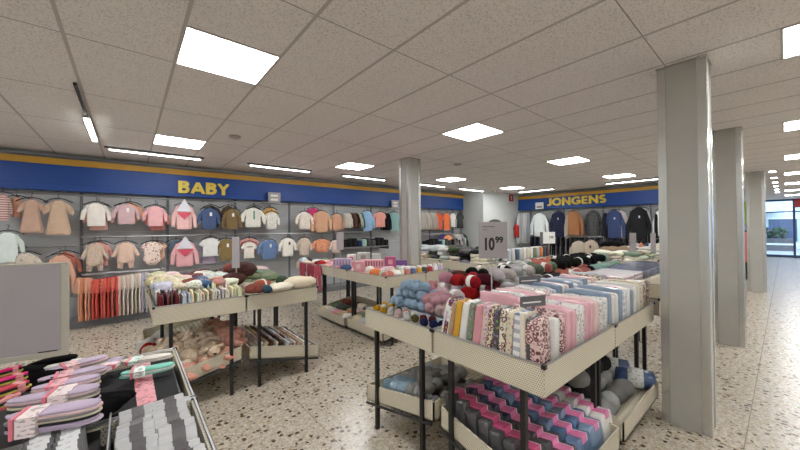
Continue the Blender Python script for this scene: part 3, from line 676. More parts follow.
def crumple(name,label,cat,c,size,rz,col,mat='fab',group=None,tilt=(0,0)):
    sd=rnd.randrange(6)
    return tag(O(name,cached(('cr',sd),lambda:crumple_mesh(sd)),mat,None,col,loc=c,rot=(tilt[0],tilt[1],rz),scale=size),label,cat,group)
def skein_mesh():
    mb=MB(); out=[]
    for i in range(15):
        t=-1+2*i/14; r=(1-abs(t)**2.8)**.5 if abs(t)<1 else .12; r=max(r,.14); x=t*(1-.12*(1 if abs(t)==1 else 0))
        out.append([Vector((x*.5,.5*r*cos(a)*(1+.03*sin(a*9)),.5*r*sin(a)*(1+.03*sin(a*9)))) for a in (2*pi*k/20 for k in range(20))])
    return mb.rings(out).mesh('skein',True)
def ring_mesh():
    mb=MB(); return mb.rings([[Vector((x,.5*r*cos(2*pi*k/20),.5*r*sin(2*pi*k/20))) for k in range(20)] for x,r in((-.13,.98),(-.13,1.04),(.13,1.04),(.13,.98))]).mesh('paper_band',True)
def skein(label,c,L,D,rz,col,group,band=True,name='wool_skein',ry=0,cat='wool'):
    o=O(name,cached('skein',skein_mesh),'yarn',None,col,loc=c,rot=(rnd.uniform(0,6),ry,rz),scale=(L,D,D)); tag(o,label,cat,group)
    if band: O('paper_band',cached('ring',ring_mesh),'paint',o,(222,220,214))
    return o
def nearest(pal,p):
    x,y=proj(p); return min(pal,key=lambda t:(t[0]-x)**2+((t[1]-y)*1.6)**2)
Z0=TB+.018
# ---- wrapped fabric packs, long row seen from their ends (right edge of the table) ----
SEQ=[(548,560,'wrap','white',''),(560,566,'wleo','pale pink','small leopard print'),(566,577,'wrap','rose',''),(577,585,'wfloral','white','faint floral'),(585,594,'wrap','rose',''),(594,600,'wrap','pale pink',''),(600,608,'wfloral','white','pale floral'),(608,612.5,'wrap','slate blue',''),(612.5,619,'wrap','white',''),(619,623,'wrap','slate blue',''),(623,627,'wplaid','light blue','checked'),(627,631,'wrap','white',''),(631,634,'wrap','slate blue',''),(634,638,'wrap','white',''),(638,641,'wrap','ivory',''),(641,644,'wfloral','cream','floral'),(644,647,'wleo','cream','leopard print'),(647,650,'wleo','beige','leopard print'),(650,653,'wfloral','white','floral')]
xs=[]
for a,b,m,cn,ds in SEQ:
    xa,xb=atY(a,340-(a-541)*.35,.76).x,atY(b,340-(b-541)*.35,.76).x
    n=max(1,round((xb-xa)/.075))
    for i in range(n): xs.append((xa+(xb-xa)*i/n,xa+(xb-xa)*(i+1)/n,m,cn,ds))
xs=[(max(q[0],1.63),)+q[1:] for q in xs if q[0]<3.36 and q[1]>1.66]
for j,(yc,hh) in enumerate(((.905,.315),(1.235,.33))):
    for i,(xa,xb,m,cn,ds) in enumerate(xs):
        if j==1 and i%3==1: cn,m=('pale pink','wrap') if i%2 else ('pale blue','wrap')
        if j==0 and xb<1.8 and i>0: pass
        xm=(xa+xb)/2+ (0 if j==0 else .0)
        if j==1 and xm<1.83: continue
        if xm>2.42 and xm<2.48: xm+=.0
        w_=(xb-xa)*.93; h_=hh+rnd.uniform(-.015,.012); 
        pack('fabric_pack',f'{cn} {ds+" " if ds else ""}fabric pack, {nth(i)} from the camera in the {["right","left"][j]} row','fabric pack',(xm,yc+(0 if j else .0),Z0),(w_,.29,h_),(0,rnd.uniform(.0,.05),0),CN[cn],m,'wrapped fabric packs on the front right table',band=(226,120,150) if rnd.random()<.12 else None,bandw=.25,bandoff=rnd.uniform(-.2,.2))
# ---- thin packs leaning in the end tray ----
SEQ2=[(417,422,'wfloral','dark red','dark printed'),(422,430,'wfloral','white','black and white'),(430,435,'wrap','lilac',''),(435,440,'wrap','white',''),(440,445,'wfloral','tan','printed'),(445,451,'wrap','mustard',''),(451,458,'wrap','white',''),(458,464,'wfloral','sage green','floral'),(464,472,'wrap','pink',''),(472,478,'wfloral','pale pink','floral'),(478,484,'wleo','cream','dark speckled'),(484,490,'wfloral','charcoal','dark floral'),(490,497,'wleo','ivory','speckled'),(497,504,'wfloral','cream','floral'),(504,513,'wplaid','denim blue','blue checked'),(513,519,'wrap','ivory',''),(519,525,'wrap','charcoal',''),(525,541,'wleo','pale pink','dark leopard print')]
for i,(a,b,m,cn,ds) in enumerate(SEQ2):
    ya,yb=atX(a,330,1.49).y,atX(b,330,1.49).y; th=(ya-yb)
    ym=(ya+yb)/2-.03; lean=-R(14-12*i/16)
    if ym>1.40: ym=1.39
    ym=max(ym,.757+th/2)
    pack('fabric_pack',f'{cn} {ds+" " if ds else ""}thin pack leaning at the table end, {nth(i)} from the left','fabric pack',(1.555,ym,Z0+.005),(th*.93,.125,.33 if ym<.82 else .345),(0,-lean*(0 if ym<.85 else 1),-pi/2),CN[cn],m,'thin fabric packs at the table end')
for (px,py,L,lab) in ((533,300,.17,'grey shelf label standing on the packs near the front table corner'),(530,279,.2,'grey shelf label farther back between skeins and packs')):
    p=at(px,py,1.17); t=thing('shelf_label',lab,'label',(p.x,p.y,1.135),R(-22))
    O('label_board',MB().box((-L/2,-.003,0),(L/2,.003,.058)),'greyd',t,bev=.001); O('printed_line',MB().box((-L*.42,-.005,.02),(L*.3,-.003,.027)),'white',t); O('support_clip',MB().box((-.006,0,-.03),(.006,.003,.0)),'greyd',t)
# ---- wool bed ----
PAL=[(409,297,'light blue'),(417,291,'light blue'),(424,285,'light blue'),(430,278,'pale blue'),(436,286,'pink'),(450,279,'pink'),(443,291,'pale pink'),(458,288,'pale grey'),(467,287,'grey'),(418,299,'white'),(452,275,'brown'),(466,282,'red'),(476,278,'red'),(472,287,'red'),(488,284,'dark red'),(478,274,'black'),(500,273,'black'),(494,276,'white'),(510,275,'white'),(478,268,'cream'),(490,268,'cream'),(500,263,'grey'),(511,263,'grey'),(523,268,'pale grey'),(528,273,'white'),(536,270,'sage green'),(552,270,'sage green'),(545,274,'charcoal'),(565,271,'coral'),(578,269,'coral'),(540,264,'coral'),(560,262,'black'),(575,262,'black'),(592,264,'black'),(600,266,'mint')]
POM=[(383,310,'mustard'),(392,305,'mustard'),(388,308,'white'),(397,306,'dark green'),(406,305,'hot pink'),(411,309,'orange'),(395,313,'red'),(402,312,'pale pink'),(405,318,'mustard'),(413,319,'olive'),(419,321,'navy'),(414,312,'white'),(420,313,'dark red'),(399,317,'white'),(408,313,'white')]
k=0; cnt={}
def wool(x,y,z,L,D,rz,pal,where,grp,band=True,nm='wool_skein'):
    cn=nearest(pal,(x,y,z))[2]; key=(cn,where); cnt[key]=cnt.get(key,0)+1
    c=tuple(max(0,min(255,v+rnd.randint(-8,8))) for v in CN[cn])
    skein(f'{cn} wool skein {where}, {nth(cnt[key]-1)} of that colour',(x,y,z),L,D,rz,c,grp,band,nm)
for ix in range(9):
    for iy in range(15):
        x=1.51+.043+ix*.041; y=1.49+.02+iy*.046
        if x>1.66 or y>2.17: continue
        z=Z0+.05+.045; d=.052
        if (ix+iy)%2: continue
        cn=nearest(POM,(x,y,.95))[2]; key=(cn,'p'); cnt[key]=cnt.get(key,0)+1
        o=skein(f'small {cn} wool ball at the open table end, {nth(cnt[key]-1)} of its colour',(x,y,.93+rnd.uniform(-.01,.01)),.056,.056,rnd.uniform(0,3),CN[cn],'small wool balls at the open table end',False,'wool_ball')
tag(O('wool_liner',MB().box((1.50,1.475,Z0),(1.675,2.19,.905)),'fab',None,CN['ivory']),'cream cotton wadding under the small wool balls','wadding')
tag(O('wool_liner',MB().box((1.90,1.475,Z0),(2.43,2.19,.985)),'fab',None,CN['pale grey']),'grey cardboard tray liner under the near wool skeins','liner')
tag(O('wool_liner',MB().box((2.47,1.475,Z0),(3.40,2.19,1.0)),'fab',None,CN['pale grey']),'grey cardboard tray liner under the middle wool skeins','liner')
tag(O('wool_liner',MB().box((3.45,1.475,Z0),(5.37,2.19,1.0)),'fab',None,CN['pale grey']),'grey cardboard tray liner under the far wool skeins','liner')
for ix in range(19):
    for iy in range(5):
        x=1.99+ix*.178; y=1.54+iy*.145
        if 2.44-.05<x<2.46+.05 and False: continue
        for lz in range(2):
            z=(1.035 if x<2.43 else 1.05)+lz*.09
            lim=[1.06,1.15,1.17,1.17,1.08][iy]+(.0 if x<2.3 else .03)
            if x<2.05: lim-=.06
            if z>lim: continue
            wool(x+rnd.uniform(-.012,.012)+(.03 if lz%2 else 0),y+rnd.uniform(-.008,.008),z,.165,.108,(pi/2 if rnd.random()<.6 else .3)+rnd.uniform(-.4,.4),PAL,'on the wool table','wool skeins on the wool table',rnd.random()<.3)
# round light blue balls at the near end
tag(O('wool_liner',MB().box((1.68,1.475,Z0),(1.885,2.19,.935)),'fab',None,CN['pale blue']),'pale blue wadding under the round light blue balls','liner')
n_=0
for l in range(3):
    for ix in range(3 if l<2 else 2):
        for iy in range((8,7,5)[l]):
            y=1.53+iy*.083+l*.042+(.06 if l==2 else 0); x=1.715+ix*.066+(.02 if l else 0)
            if y>2.165 or (l==2 and y<1.8) or (l==1 and y<1.62): continue
            cn='light blue' if y>1.74 else ('pale pink' if y<1.62 else 'rose')
            skein(f'round {cn} wool ball, {nth(n_)} of the pile by the small coloured balls',(x+rnd.uniform(-.014,.014),y+rnd.uniform(-.012,.012),.978+l*.068+rnd.uniform(-.006,.01)),.08,.08,n_,(176,204,228) if cn=='light blue' else CN[cn],'round wool balls by the small coloured ones',False,'wool_ball'); n_+=1
# navy and burgundy packs beyond
for i,(px,cn,m) in enumerate([(597,'magenta','wplaid'),(606,'dark red','wplaid'),(619,'navy','wrap'),(630,'navy','wrap'),(641,'navy','wrap'),(651,'navy','wrap')]):
    p=Vector((3.82+.31*i,1.2,1)); pack('fabric_pack',f'{cn} flat fabric pack, {nth(i)} of the row beyond the leopard packs','fabric pack',(p.x,1.2,1.0),(.42,.4,.09),(0,0,0),CN[cn],m,'dark flat packs beyond the front table')
    pack('fabric_pack',f'cream fabric pack lying under the {cn} pack, {nth(i)} of that row','fabric pack',(p.x,1.2,Z0),(.42,.42,.2),(0,0,0),CN['cream'],'wfloral','cream packs under the dark packs')
# ---- lower tray, front: bagged textiles with pink cards ----
T,P_,U_,V_=A1
for r_ in range(5):
    cn=['charcoal','charcoal','denim blue','light blue','white'][r_]
    for i in range(8):
        u=-.31+i*.083; v=-V_+.13+r_*.185; c=list(CN[cn])
        if r_==1 and i>3: cn2='navy'; c=list((50,60,84))
        else: cn2=cn
        if r_==2: c=[(96,122,156),(70,98,132),(116,140,170)][i%3]
        if r_==3: c=[(128,152,178),(92,120,156),(142,162,182)][i%3]
        p=P_(u,v,.005)
        o=O('bagged_textile',cached(('pack',i%5),lambda:pack_mesh(i%5)),'wrap',None,c,loc=p,rot=(R(-10),rnd.uniform(-.04,.04),0),scale=(.178,.078,.17 if r_ else .20))
        tag(o,f'{cn2} bagged textile, {nth(i)} from the aisle in the {nth(r_)} row under the packs','textile pack','bagged textiles in the lower tray')
        O('label_card',MB().box((-.17,-.53,.8),(.17,.53,1.035)),'card',o,(226,128,174) if r_ else (206,84,132))
        O('card_edge',MB().box((.17,-.53,.8),(.21,.53,1.033)),'paint',o,(232,214,222))
# wool in the other lower trays
def bed(tb,where,grp,cols,nu,nv,u0,u1,v0,v1,layers=2,L=.11,D=.092,band=False):
    T,P,U,V=tb; n={}
    for i in range(nu):
        for j in range(nv):
            for l in range(layers):
                if l and (i==0 or i==nu-1): continue
                u=u0+(u1-u0)*(i+.5)/nu+(.02 if l else 0); v=v0+(v1-v0)*(j+.5)/nv+(.03 if l else 0); p=P(u,v,D*.5+l*D*.85)
                cn=cols(p); n[cn]=n.get(cn,0)+1
                skein(f'{cn} wool skein in the {where}, {nth(n[cn]-1)} of that colour',p,L,D,rnd.uniform(0,3),(186,214,232) if cn=='light blue' else tuple(min(255,c_+(i*5+j*3+l)%5*6-12) for c_ in CN[cn]),grp,band)
bed(B1,'lower tray under the small balls','wool in the left lower tray',lambda p:'light blue' if p.y>1.88 and p.x<1.78 else ('grey' if (int(p.x*40)+int(p.y*30))%3==0 else 'pale grey'),7,6,-.28,.36,-.43,.14,2,.095,.085)
bed(A2,'lower tray beside the large column','wool in the lower tray by the column',lambda p:['grey','pale grey','charcoal','white'][(int(p.x*23)+int(p.y*31))%4],4,4,-.30,.30,-.43,.20,2,.17,.135)
T,P,U,V=A2
def circ(r,n=24): return [(r*cos(2*pi*j/n),r*sin(2*pi*j/n)) for j in range(n)]
def latheX(prof): return MB().rings([[Vector((x,a,b)) for a,b in circ(r)] for x,r in prof])
def latheZ(prof,n=16): return MB().rings([[Vector((a,b,z)) for a,b in circ(r,n)] for r,z in prof])
for i,(u,v) in enumerate(((-.24,.37),(-.06,.37))):
    p=P(u,v,.085); o=O('fabric_roll',latheX(((-.14,.05),(-.13,.078),(.13,.078),(.14,.05))),'wrap',None,CN['denim blue'],loc=p,rot=(0,0,pi/2+.3),smooth=True); tag(o,['denim blue rolled blanket with white label, nearest the large column','denim blue rolled blanket behind the one nearest the large column'][i],'blanket')
    O('paper_band',latheX(((-.06,.076),(-.06,.081),(.05,.081),(.05,.076))),'card',o,(226,226,222),smooth=True)
# ---- left tables: rows of thin packs ----
RW=[[('dark red',9,'fab'),('pale blue',5,'wfloral'),('cream',9,'floral'),('pale grey',4,'wfloral'),('cream',9,'fab')],
    [('white',8,'wfloral'),('cream',6,'fab'),('mint',3,'wfloral'),('ivory',9,'fab')],
    [('cream',5,'wfloral'),('pale pink',5,'fab'),('white',6,'fab'),('pale grey',4,'wfloral'),('ivory',6,'fab')],
    [('ivory',6,'fab'),('tan',4,'fab'),('white',8,'wfloral'),('pale pink',6,'fab')]]
for r_,row in enumerate(RW):
    n=sum(q[1] for q in row); i=0; y=3.50+r_*.225
    for cn,c_,m in row:
        for _ in range(c_):
            x=.185+(.67)*(i+.5)/n; col=tuple(max(0,min(255,v+rnd.randint(-14,14))) for v in CN[cn])
            o=O('textile_pack',cached(('pack',i%5),lambda:pack_mesh(i%5)),m,None,col,loc=(x,y,Z0),rot=(0,rnd.uniform(-.08,.08),rnd.uniform(-.04,.04)),scale=(.66/n*1.0,.2,(.215,.24,.25,.25)[r_]+rnd.uniform(-.012,.012)))
            tag(o,f'{cn} thin baby textile, {nth(i)} from the left in the {nth(r_)} row','baby textile','rows of thin baby textiles on the left table'); i+=1
HC={}
def heap(name,noun,where,grp,x0,x1,y0,y1,nx,ny,layers,zb,pal,size=(.24,.2,.06),mats=('fab','floral','fab','wfloral'),cat='clothes',edge=0,step=None,prof=None):
    for l in range(layers):
        for i in range(nx):
            for j in range(ny):
                x=x0+(x1-x0)*(i+.5)/nx+rnd.uniform(-.02,.02); y=y0+(y1-y0)*(j+.5)/ny+rnd.uniform(-.02,.02); z=zb+l*(step or size[2]*.72)
                if prof and z>prof(x,y): continue
                cn=pal[rnd.randrange(len(pal))] if isinstance(pal[0],str) else nearest(pal,(x,y,z))[2]
                HC[(cn,where)]=HC.get((cn,where),0)+1; col=tuple(max(0,min(255,v+rnd.randint(-10,10))) for v in CN[cn])
                s=rnd.uniform(.88,1.12)
                crumple(name,f'{cn} {noun} {where}, {nth(HC[(cn,where)]-1)} of that colour',cat,(x,y,z),(size[0]*s,size[1]*s,size[2]*rnd.uniform(.85,1.3)),rnd.uniform(0,3),col,mats[rnd.randrange(len(mats))],grp)
GB='crumpled baby clothes on the left tables'
LP=[(148,277,'white'),(160,272,'cream'),(150,284,'pale pink'),(165,282,'yellow'),(172,276,'pale pink'),(180,275,'sage green'),(188,277,'charcoal'),(193,279,'dark red'),(184,280,'cream'),(197,284,'rust'),(203,284,'denim blue'),(210,281,'white'),(216,288,'coral'),(190,268,'pale pink'),(203,266,'coral'),(212,265,'pale pink'),(225,262,'pale pink'),(214,273,'mint'),(222,270,'sage green'),(200,290,'ivory'),(175,290,'yellow'),(160,292,'pale blue'),(235,290,'ivory'),(240,295,'cream')]
heap('folded_baby_garment','baby garment','on top of the thin textiles',GB,.20,.85,3.64,4.36,6,8,1,1.01,LP,(.135,.11,.07),('floral','fab','wfloral'))
heap('folded_baby_garment','baby garment','on the rear left table',GB,.20,.85,4.42,5.34,4,6,3,Z0,LP,(.2,.2,.09))
RP=[(240,270,'dark brown'),(252,268,'pale pink'),(262,268,'pale pink'),(275,270,'pale pink'),(268,277,'sage green'),(281,281,'dark green'),(284,272,'orange'),(292,275,'lilac'),(275,285,'ivory'),(300,282,'cream'),(246,262,'charcoal')]
heap('folded_garment','garment','behind the brown bundle',GB,.93,1.59,4.42,5.34,3,5,3,Z0,RP,(.24,.22,.085))
heap('folded_towel','towel','on the cream towels table','folded towels on the left island',.95,1.59,3.46,4.34,5,7,2,Z0,RP,(.15,.14,.09),('fab',),'towel',0,.055)
def bundle(px,py,z,size,rz,cn,lab,name='cloth_bundle',mat='fab',band=None):
    p=at(px,py,z)
    o=crumple(name,lab,'cloth',(p.x,p.y,z-size[2]/2),size,rz,CN[cn],mat)
    if band: O('paper_band',cached('ring',ring_mesh),'paint',o,(230,228,222),loc=(0,0,.5),scale=(.5,1.12,1.15))
    return o
bundle(231,268,1.08,(.16,.16,.12),.4,'rust','rusty brown bundle left of the narrow grey sign pole')
bundle(243,270,1.1,(.34,.26,.18),1.2,'dark brown','large dark brown cloth bundle behind the narrow grey sign')
bundle(234,279,1.05,(.2,.15,.14),.2,'dark brown','smaller dark brown bundle in front of the large one')
bundle(262,284,1.01,(.17,.1,.09),.5,'terracotta','terracotta roll with a white band on the cream towels table','cloth_roll','fab',True)
bundle(252,289,.99,(.13,.09,.09),.2,'rust','rust roll at the joint of the two left tables','cloth_roll')
bundle(259,289,.99,(.08,.09,.08),0,'rust','small rust roll beside the teal roll','cloth_roll')
bundle(267,289,.985,(.09,.09,.075),0,'teal','small teal roll beside the cream towels','cloth_roll')
bundle(280,287,.98,(.24,.16,.08),.3,'ivory','ivory towel at the near edge of the left island','folded_towel')
bundle(300,282,.99,(.34,.22,.12),-.3,'cream','large cream towel at the right corner of the left island','folded_towel')
bundle(270,277,1.0,(.22,.16,.08),.2,'sage green','sage green folded towel behind the ivory towel','folded_towel')
bundle(282,280,.99,(.16,.12,.09),.9,'dark green','dark green rolled towel beside the cream towel','folded_towel')
for i,px in enumerate((300,308,315)):
    p=atX(px,272,2.53); tag(O('trousers',cached(('pants',2),lambda:garment_mesh('pants',9)),'fab',None,[(176,74,92),(160,62,80),(184,84,98)][i],loc=(2.582,p.y,.92),rot=(0,0,-pi/2),scale=(.34,.06,.44)),['dark pink leggings hanging at the left end of the middle row','dark pink leggings, middle one of the three hanging','dark pink leggings nearest the camera of the three'][i],'trousers','dark pink leggings hanging by the middle row')
# ---- plush toys in the left lower tray ----
def plush_meshes():
    b=MB(); b.ell((0,0,.06),(.085,.06,.06),16,10); b.ell((.085,0,.085),(.048,.045,.042),14,9)
    for sx,sy in((.05,.05),(.05,-.05),(-.06,.055),(-.06,-.055)): b.tube([(sx,sy*.6,.05),(sx+.025,sy*1.3,.035),(sx+.05,sy*1.7,.03)],[.026,.026,.018],10)
    e=[MB().tube([(.08,s*.03,.12),(.07,s*.06,.11),(.065,s*.07,.075)],[.012,.018,.01],8).mesh('ear',True) for s in(1,-1)]
    return b.mesh('plush',True),e[0],e[1],MB().ell((.132,0,.088),(.009,.012,.008),8,6).mesh('nose',True)
PM=plush_meshes(); T,P,U,V=C1
for l in range(2):
    for i in range(4):
        for j in range(6 if l==0 else 5):
            u=-.28+i*.165+(.06 if l else 0); v=-V+.09+j*.15+(.07 if l else 0); p=P(u,v,.005+l*.085)
            cn,c=[('beige',(228,210,190)),('sandy',(220,200,176)),('pale brown',(212,190,166))][(i+j)%3]
            if (j==0 and i>0 and l==0) or (i==3 and l): cn,c='pink',(220,164,146)
            o=O('plush_toy',PM[0],'pile',None,c,loc=p,rot=(rnd.uniform(-.4,.4),rnd.uniform(-.3,.3),rnd.uniform(0,6)),scale=(1.2,1.2,1.2))
            tag(o,f'{cn} plush toy, {nth(j)} from the camera, {nth(i)} line from the aisle, {["bottom","top"][l]} layer','plush toy','plush toys in the lower left tray')
            O('ear',PM[1],'pile',o,c); O('ear',PM[2],'pile',o,c); O('nose',PM[3],'paint',o,(60,45,40))
T,P,U,V=C2
SQ=[('tan',.05),('beige',.05),('brown',.05),('grey',.04),('dark brown',.06),('pale grey',.045),('brown',.07),('beige',.05),('white',.05),('charcoal',.06)]
for r_ in range(4):
    u=-.30
    for i,(cn,th) in enumerate(SQ):
        p=P(u+th/2,-V+.12+r_*.2,.004); c=tuple(max(0,min(255,v+rnd.randint(-12,12))) for v in CN[cn])
        o=O('folded_cloth',cached(('pack',i%5),lambda:pack_mesh(i%5)),'fab' if i%3 else 'wplaid',None,c,loc=p,rot=(0,R(24),0),scale=(th*.95,.18,.15)); tag(o,f'{cn} folded cloth, {nth(i)} from the left in the {nth(r_)} row of the towel tray','cloth','folded cloths in the lower towel tray'); u+=th*1.12
# ---- boxes, bags and jars on the middle row ----
def carton(lab,px,py,wpx,hpx,cn,depth=.16,mark=None,ribs=0):
    p=at(px,py,.94); p.x=max(p.x,2.66)+.05; p.y=max(p.y,3.62); d=(p-CC).dot(_F); W=.85*wpx*d/FPX; Hh=.75*hpx*d/FPX
    t=thing('carton',lab,'box',(p.x,p.y,Z0),-R(40)); zz=(.94-Z0)+Hh
    O('carton_body',MB().box((-W/2,0,0),(W/2,depth,zz)),'paint',t,CN[cn],bev=.004)
    if mark: O('printed_mark',MB().box((-W*.2,-.003,zz*.6),(W*.2,0,zz*.85)),'paint',t,CN[mark])
    for k in range(ribs): x=-W/2+W*(k+.5)/ribs; O('slot',MB().box((x-W/ribs*.18,-.004,zz*.62),(x+W/ribs*.18,0.0,zz*.93)),'paint',t,(110,30,60) if cn=='pink' else (150,120,140))
    return t
carton('lilac ribbed carton at the left of the middle row',333,268,21,11,'lilac',ribs=6)
carton('pink carton left of the dark ribbed pink one',349,271,12,11,'pink',mark='pale pink')
carton('long pink carton with dark slots',369,268,28,10,'pink',ribs=9)
carton('white carton with a red mark behind the long pink one',349,261,10,8,'white',.15,mark='red')
carton('pale grey carton standing tallest behind the long pink one',361,262,15,12,'pale grey',.15,mark='grey')
carton('pale grey carton right of the tallest one',374,262,10,10,'pale grey',.15)
carton('magenta carton left of the purple one',388,267,13,13,'magenta',.14,mark='pink')
carton('low purple carton beside the magenta one',399,265,14,6,'purple',.12)
carton('small blue carton against the slim column',405,262,7,9,'denim blue',.1,mark='white')
for i,(px,py,cn,lab) in enumerate([(303,259,'pale blue','pale blue garment at the far left of the middle row'),(309,258,'charcoal','charcoal garment beside the pale blue one'),(314,262,'dark red','dark red garment on the middle row'),(322,262,'red','red garment left of the lilac carton'),(326,266,'pink','pink garment in front of the lilac carton'),(334,267,'denim blue','blue cloth in front of the lilac carton'),(364,272,'orange','orange bag at the front of the middle row'),(370,268,'white','white cloth peak behind the orange bag'),(373,274,'mint','mint green bag right of the orange bag'),(381,274,'coral','coral bag right of the mint bag'),(390,268,'pale pink','pale pink bag behind the coral bag'),(396,272,'white','white bag at the front of the middle row')]):
    p=at(px,py,.97); p.x=max(p.x,2.72); p.y=max(p.y,3.52); crumple('goods_bag' if 'bag' in lab else 'folded_garment',lab,'bag' if 'bag' in lab else 'clothes',(p.x,p.y,Z0+.07),(.17,.14,.12 if i<6 else .13),i,CN[cn])
heap('folded_garment','garment','lining the middle row','folded garments lining the middle row',2.66,3.3,3.46,6.34,3,11,1,Z0,['pink','pale pink','ivory','pale grey','coral','white'],(.23,.24,.13))
heap('folded_garment','garment','on the second line of the middle row','folded garments lining the middle row',3.40,3.80,3.46,4.34,3,5,1,Z0,['ivory','pale grey','white','lilac'],(.15,.18,.12))
for i,cn in enumerate(['cream','coral','denim blue','mustard','dark green','red','white','lilac']):
    x=2.95+i*.115; t=thing('lidded_jar',f'small jar with {cn} contents, {nth(i)} from the left on the middle row','jar',(x,3.50,Z0+.05),0,'small jars on the middle row')
    O('jar_body',latheZ(((.038,0),(.042,.02),(.042,.13),(.03,.15)),14),'paint',t,CN[cn],smooth=True); O('lid',latheZ(((.034,.15),(.034,.175)),14),'white',t)
for tb,wh in((D1,'tray nearest the wool table'),(D3,'second tray of the middle row')):
    T,P,U,V=tb
    for i in range(3):
        for j in range(5):
            p=P(-.26+i*.19,-V+.1+j*.18,.005); cn=[['white','pale grey','beige','cream','pink'],['dark green','pale pink','charcoal','tan','sage green'],['rust','brown','grey','dark red','ivory']][i][(j*2+i)%5]
            crumple('folded_textile',f'{cn} textile in the {wh}, {nth(j)} back, {["aisle","middle","inner"][i]} line','textile',p,(.19,.17,.12),rnd.uniform(0,3),CN[cn],'fab','textiles in the lower trays of the middle row')
# ---- far heaps ----
FP=[(420,262,'white'),(430,258,'ivory'),(428,252,'pale blue'),(436,256,'charcoal'),(445,255,'white'),(452,252,'dark green'),(460,257,'black'),(470,258,'black'),(455,261,'ivory'),(466,250,'charcoal'),(440,262,'pale grey'),(474,262,'grey'),(420,248,'black'),(425,244,'denim blue'),(463,245,'pale grey'),(480,262,'ivory'),(495,258,'pale grey'),(505,250,'black')]
heap('folded_garment','garment','in the far black and white heap','garments in the far heap',4.79,5.43,3.49,5.35,3,7,5,Z0,FP,(.24,.26,.1),('fab','floral'),'clothes',0)
for i in range(13):
    x=5.62+i*.145; cn=['white','pale blue','white','denim blue','pale grey','white','ivory','white','sage green','pale grey','orange','teal','dark red'][i]
    pack('packed_garment',f'{cn} packed garment standing upright, {nth(i)} in the row below the JONGENS jackets','clothes pack',(x,3.60,Z0),(.125,.2,.34),(0,rnd.uniform(-.03,.03),0),CN[cn],'wrap','upright packed garments',band=CN['white'] if cn!='white' else CN['denim blue'],bandw=.5)
heap('folded_garment','garment','behind the upright packs','garments behind the upright packs',5.56,7.44,3.8,4.1,7,2,3,Z0,['white','pale grey','charcoal','ivory','black','pale blue'],(.26,.16,.1))
garment('jacket',570,588,241,262,(204,190,168),'cream fleece jacket, left one below the plaid jacket','pile','j',8.3,ht=.12)
garment('jacket',583,600,240,262,(206,188,162),'cream fleece jacket with a tag, right one below the plaid jacket','pile','j',8.1,tagc=(90,60,50),ht=.12)
for i,(px,py,cn,sz,lab) in enumerate([(601,256,'rust',(.3,.3,.16),'rust brown knitted hat heap below the rust jacket'),(610,252,'tan',(.34,.32,.24),'light brown fur hat, left of two'),(622,252,'tan',(.34,.32,.22),'light brown fur hat, right of two'),(612,245,'black',(.5,.3,.2),'black fur garment behind the brown fur hats'),(626,257,'ivory',(.3,.25,.12),'ivory cloth beside the grey sign board'),(634,253,'black',(.2,.25,.2),'black cloth just right of the grey sign board')]):
    p=atX(px,py,7.4+.12*i); crumple('fur_garment',lab,'clothes',(p.x,p.y,p.z-sz[2]/2),sz,i,CN[cn] if cn!='tan' else (158,134,110),'pile')
for i,(px,cn) in enumerate([(637,'light blue'),(641,'orange'),(647,'denim blue'),(651,'white'),(655,'yellow'),(659,'ivory')]):
    garment('short',px-4,px+4,243,255,CN[cn],f'small {cn} shirt standing behind the tall grey sign boards','fab','j',8.7,group='small bright shirts on the far table',parts=False)
heap('folded_garment','garment','on the far fleece table','garments on the far fleece table',7.06,8.94,1.76,2.44,6,3,4,Z0,['ivory','pale grey','charcoal','cream','white','sage green'],(.32,.24,.1))
for nm,x0,x1,z in (('left of',4.2,5.7,1.10),('right of',7.3,9.2,1.0)):
    t=thing('wall_shelf',f'black wall shelf holding folded clothes {nm} the slim column','shelf',((x0+x1)/2,7.5,z)); hw=(x1-x0)/2
    O('shelf_board',MB().box((-hw,-.24,-.03),(hw,.2,0)),'slotd',t)
    O('bracket',MB().box((-hw,-.2,-.1),(-hw+.02,.22,-.03)),'black',t); O('bracket',MB().box((hw-.02,-.2,-.1),(hw,.22,-.03)),'black',t)
    n=int((x1-x0)/.15)
    for i in range(n):
        cn=['black','charcoal','navy','black','charcoal','mint','black'][(i*3)%7]; x=x0+(i+.5)*(x1-x0)/n
        tag(O('folded_garment',cached(('pack',i%5),lambda:pack_mesh(i%5)),'fab',None,CN[cn],loc=(x,7.45,z),scale=(.13,.34,.16+.03*(i%3))),f'{cn} folded garment, {nth(i)} on the wall shelf {nm} the slim column','clothes','folded garments on the black wall shelves')
for i,(px,cn) in enumerate([(452,'grey'),(455,'pale grey'),(458,'white'),(461,'silver'),(464,'charcoal')]):
    side('sweater',px,234,252,CN.get(cn,(176,180,180)),f'{cn} garment hung edge-on, {nth(i)} right of the light orange shirt','b',7.42,'garments hung edge-on right of the light orange shirt')
# ================= signs =================
pa=atY(69,262,1.86); pb=CC+ray(0,262)*((pa-CC).dot(_F)*.93); d=(pb-pa); d.z=0; d.normalize()
Wd,Hd=.62,.37; t=thing('sign_board','big blank grey sign board with a pale frame above the insoles','sign',(pa.x,pa.y,pa.z-Hd),math.atan2(-d.y,-d.x))
O('board',MB().box((-Wd+.02,-.004,.02),(-.022,.004,Hd-.006)),'grey',t)
mb=MB()
for a,b in(((-Wd,-.007,0),(0,.007,.02)),((-Wd,-.007,Hd-.006),(0,.007,Hd)),((-.022,-.007,.02),(0,.007,Hd-.006)),((-Wd,-.007,.02),(-Wd+.02,.007,Hd-.006))): mb.box(a,b)
O('board_frame',mb,'frame',t,bev=.002); O('printed_line',MB().box((-.085,-.0085,.022),(-.03,-.007,.026)),'ink',t)
zz=pa.z-Hd; O('stand_pole',MB().tube([(-Wd/2,.012,0),(-Wd/2,.012,Z0-zz)],.007,8),'alu',t)
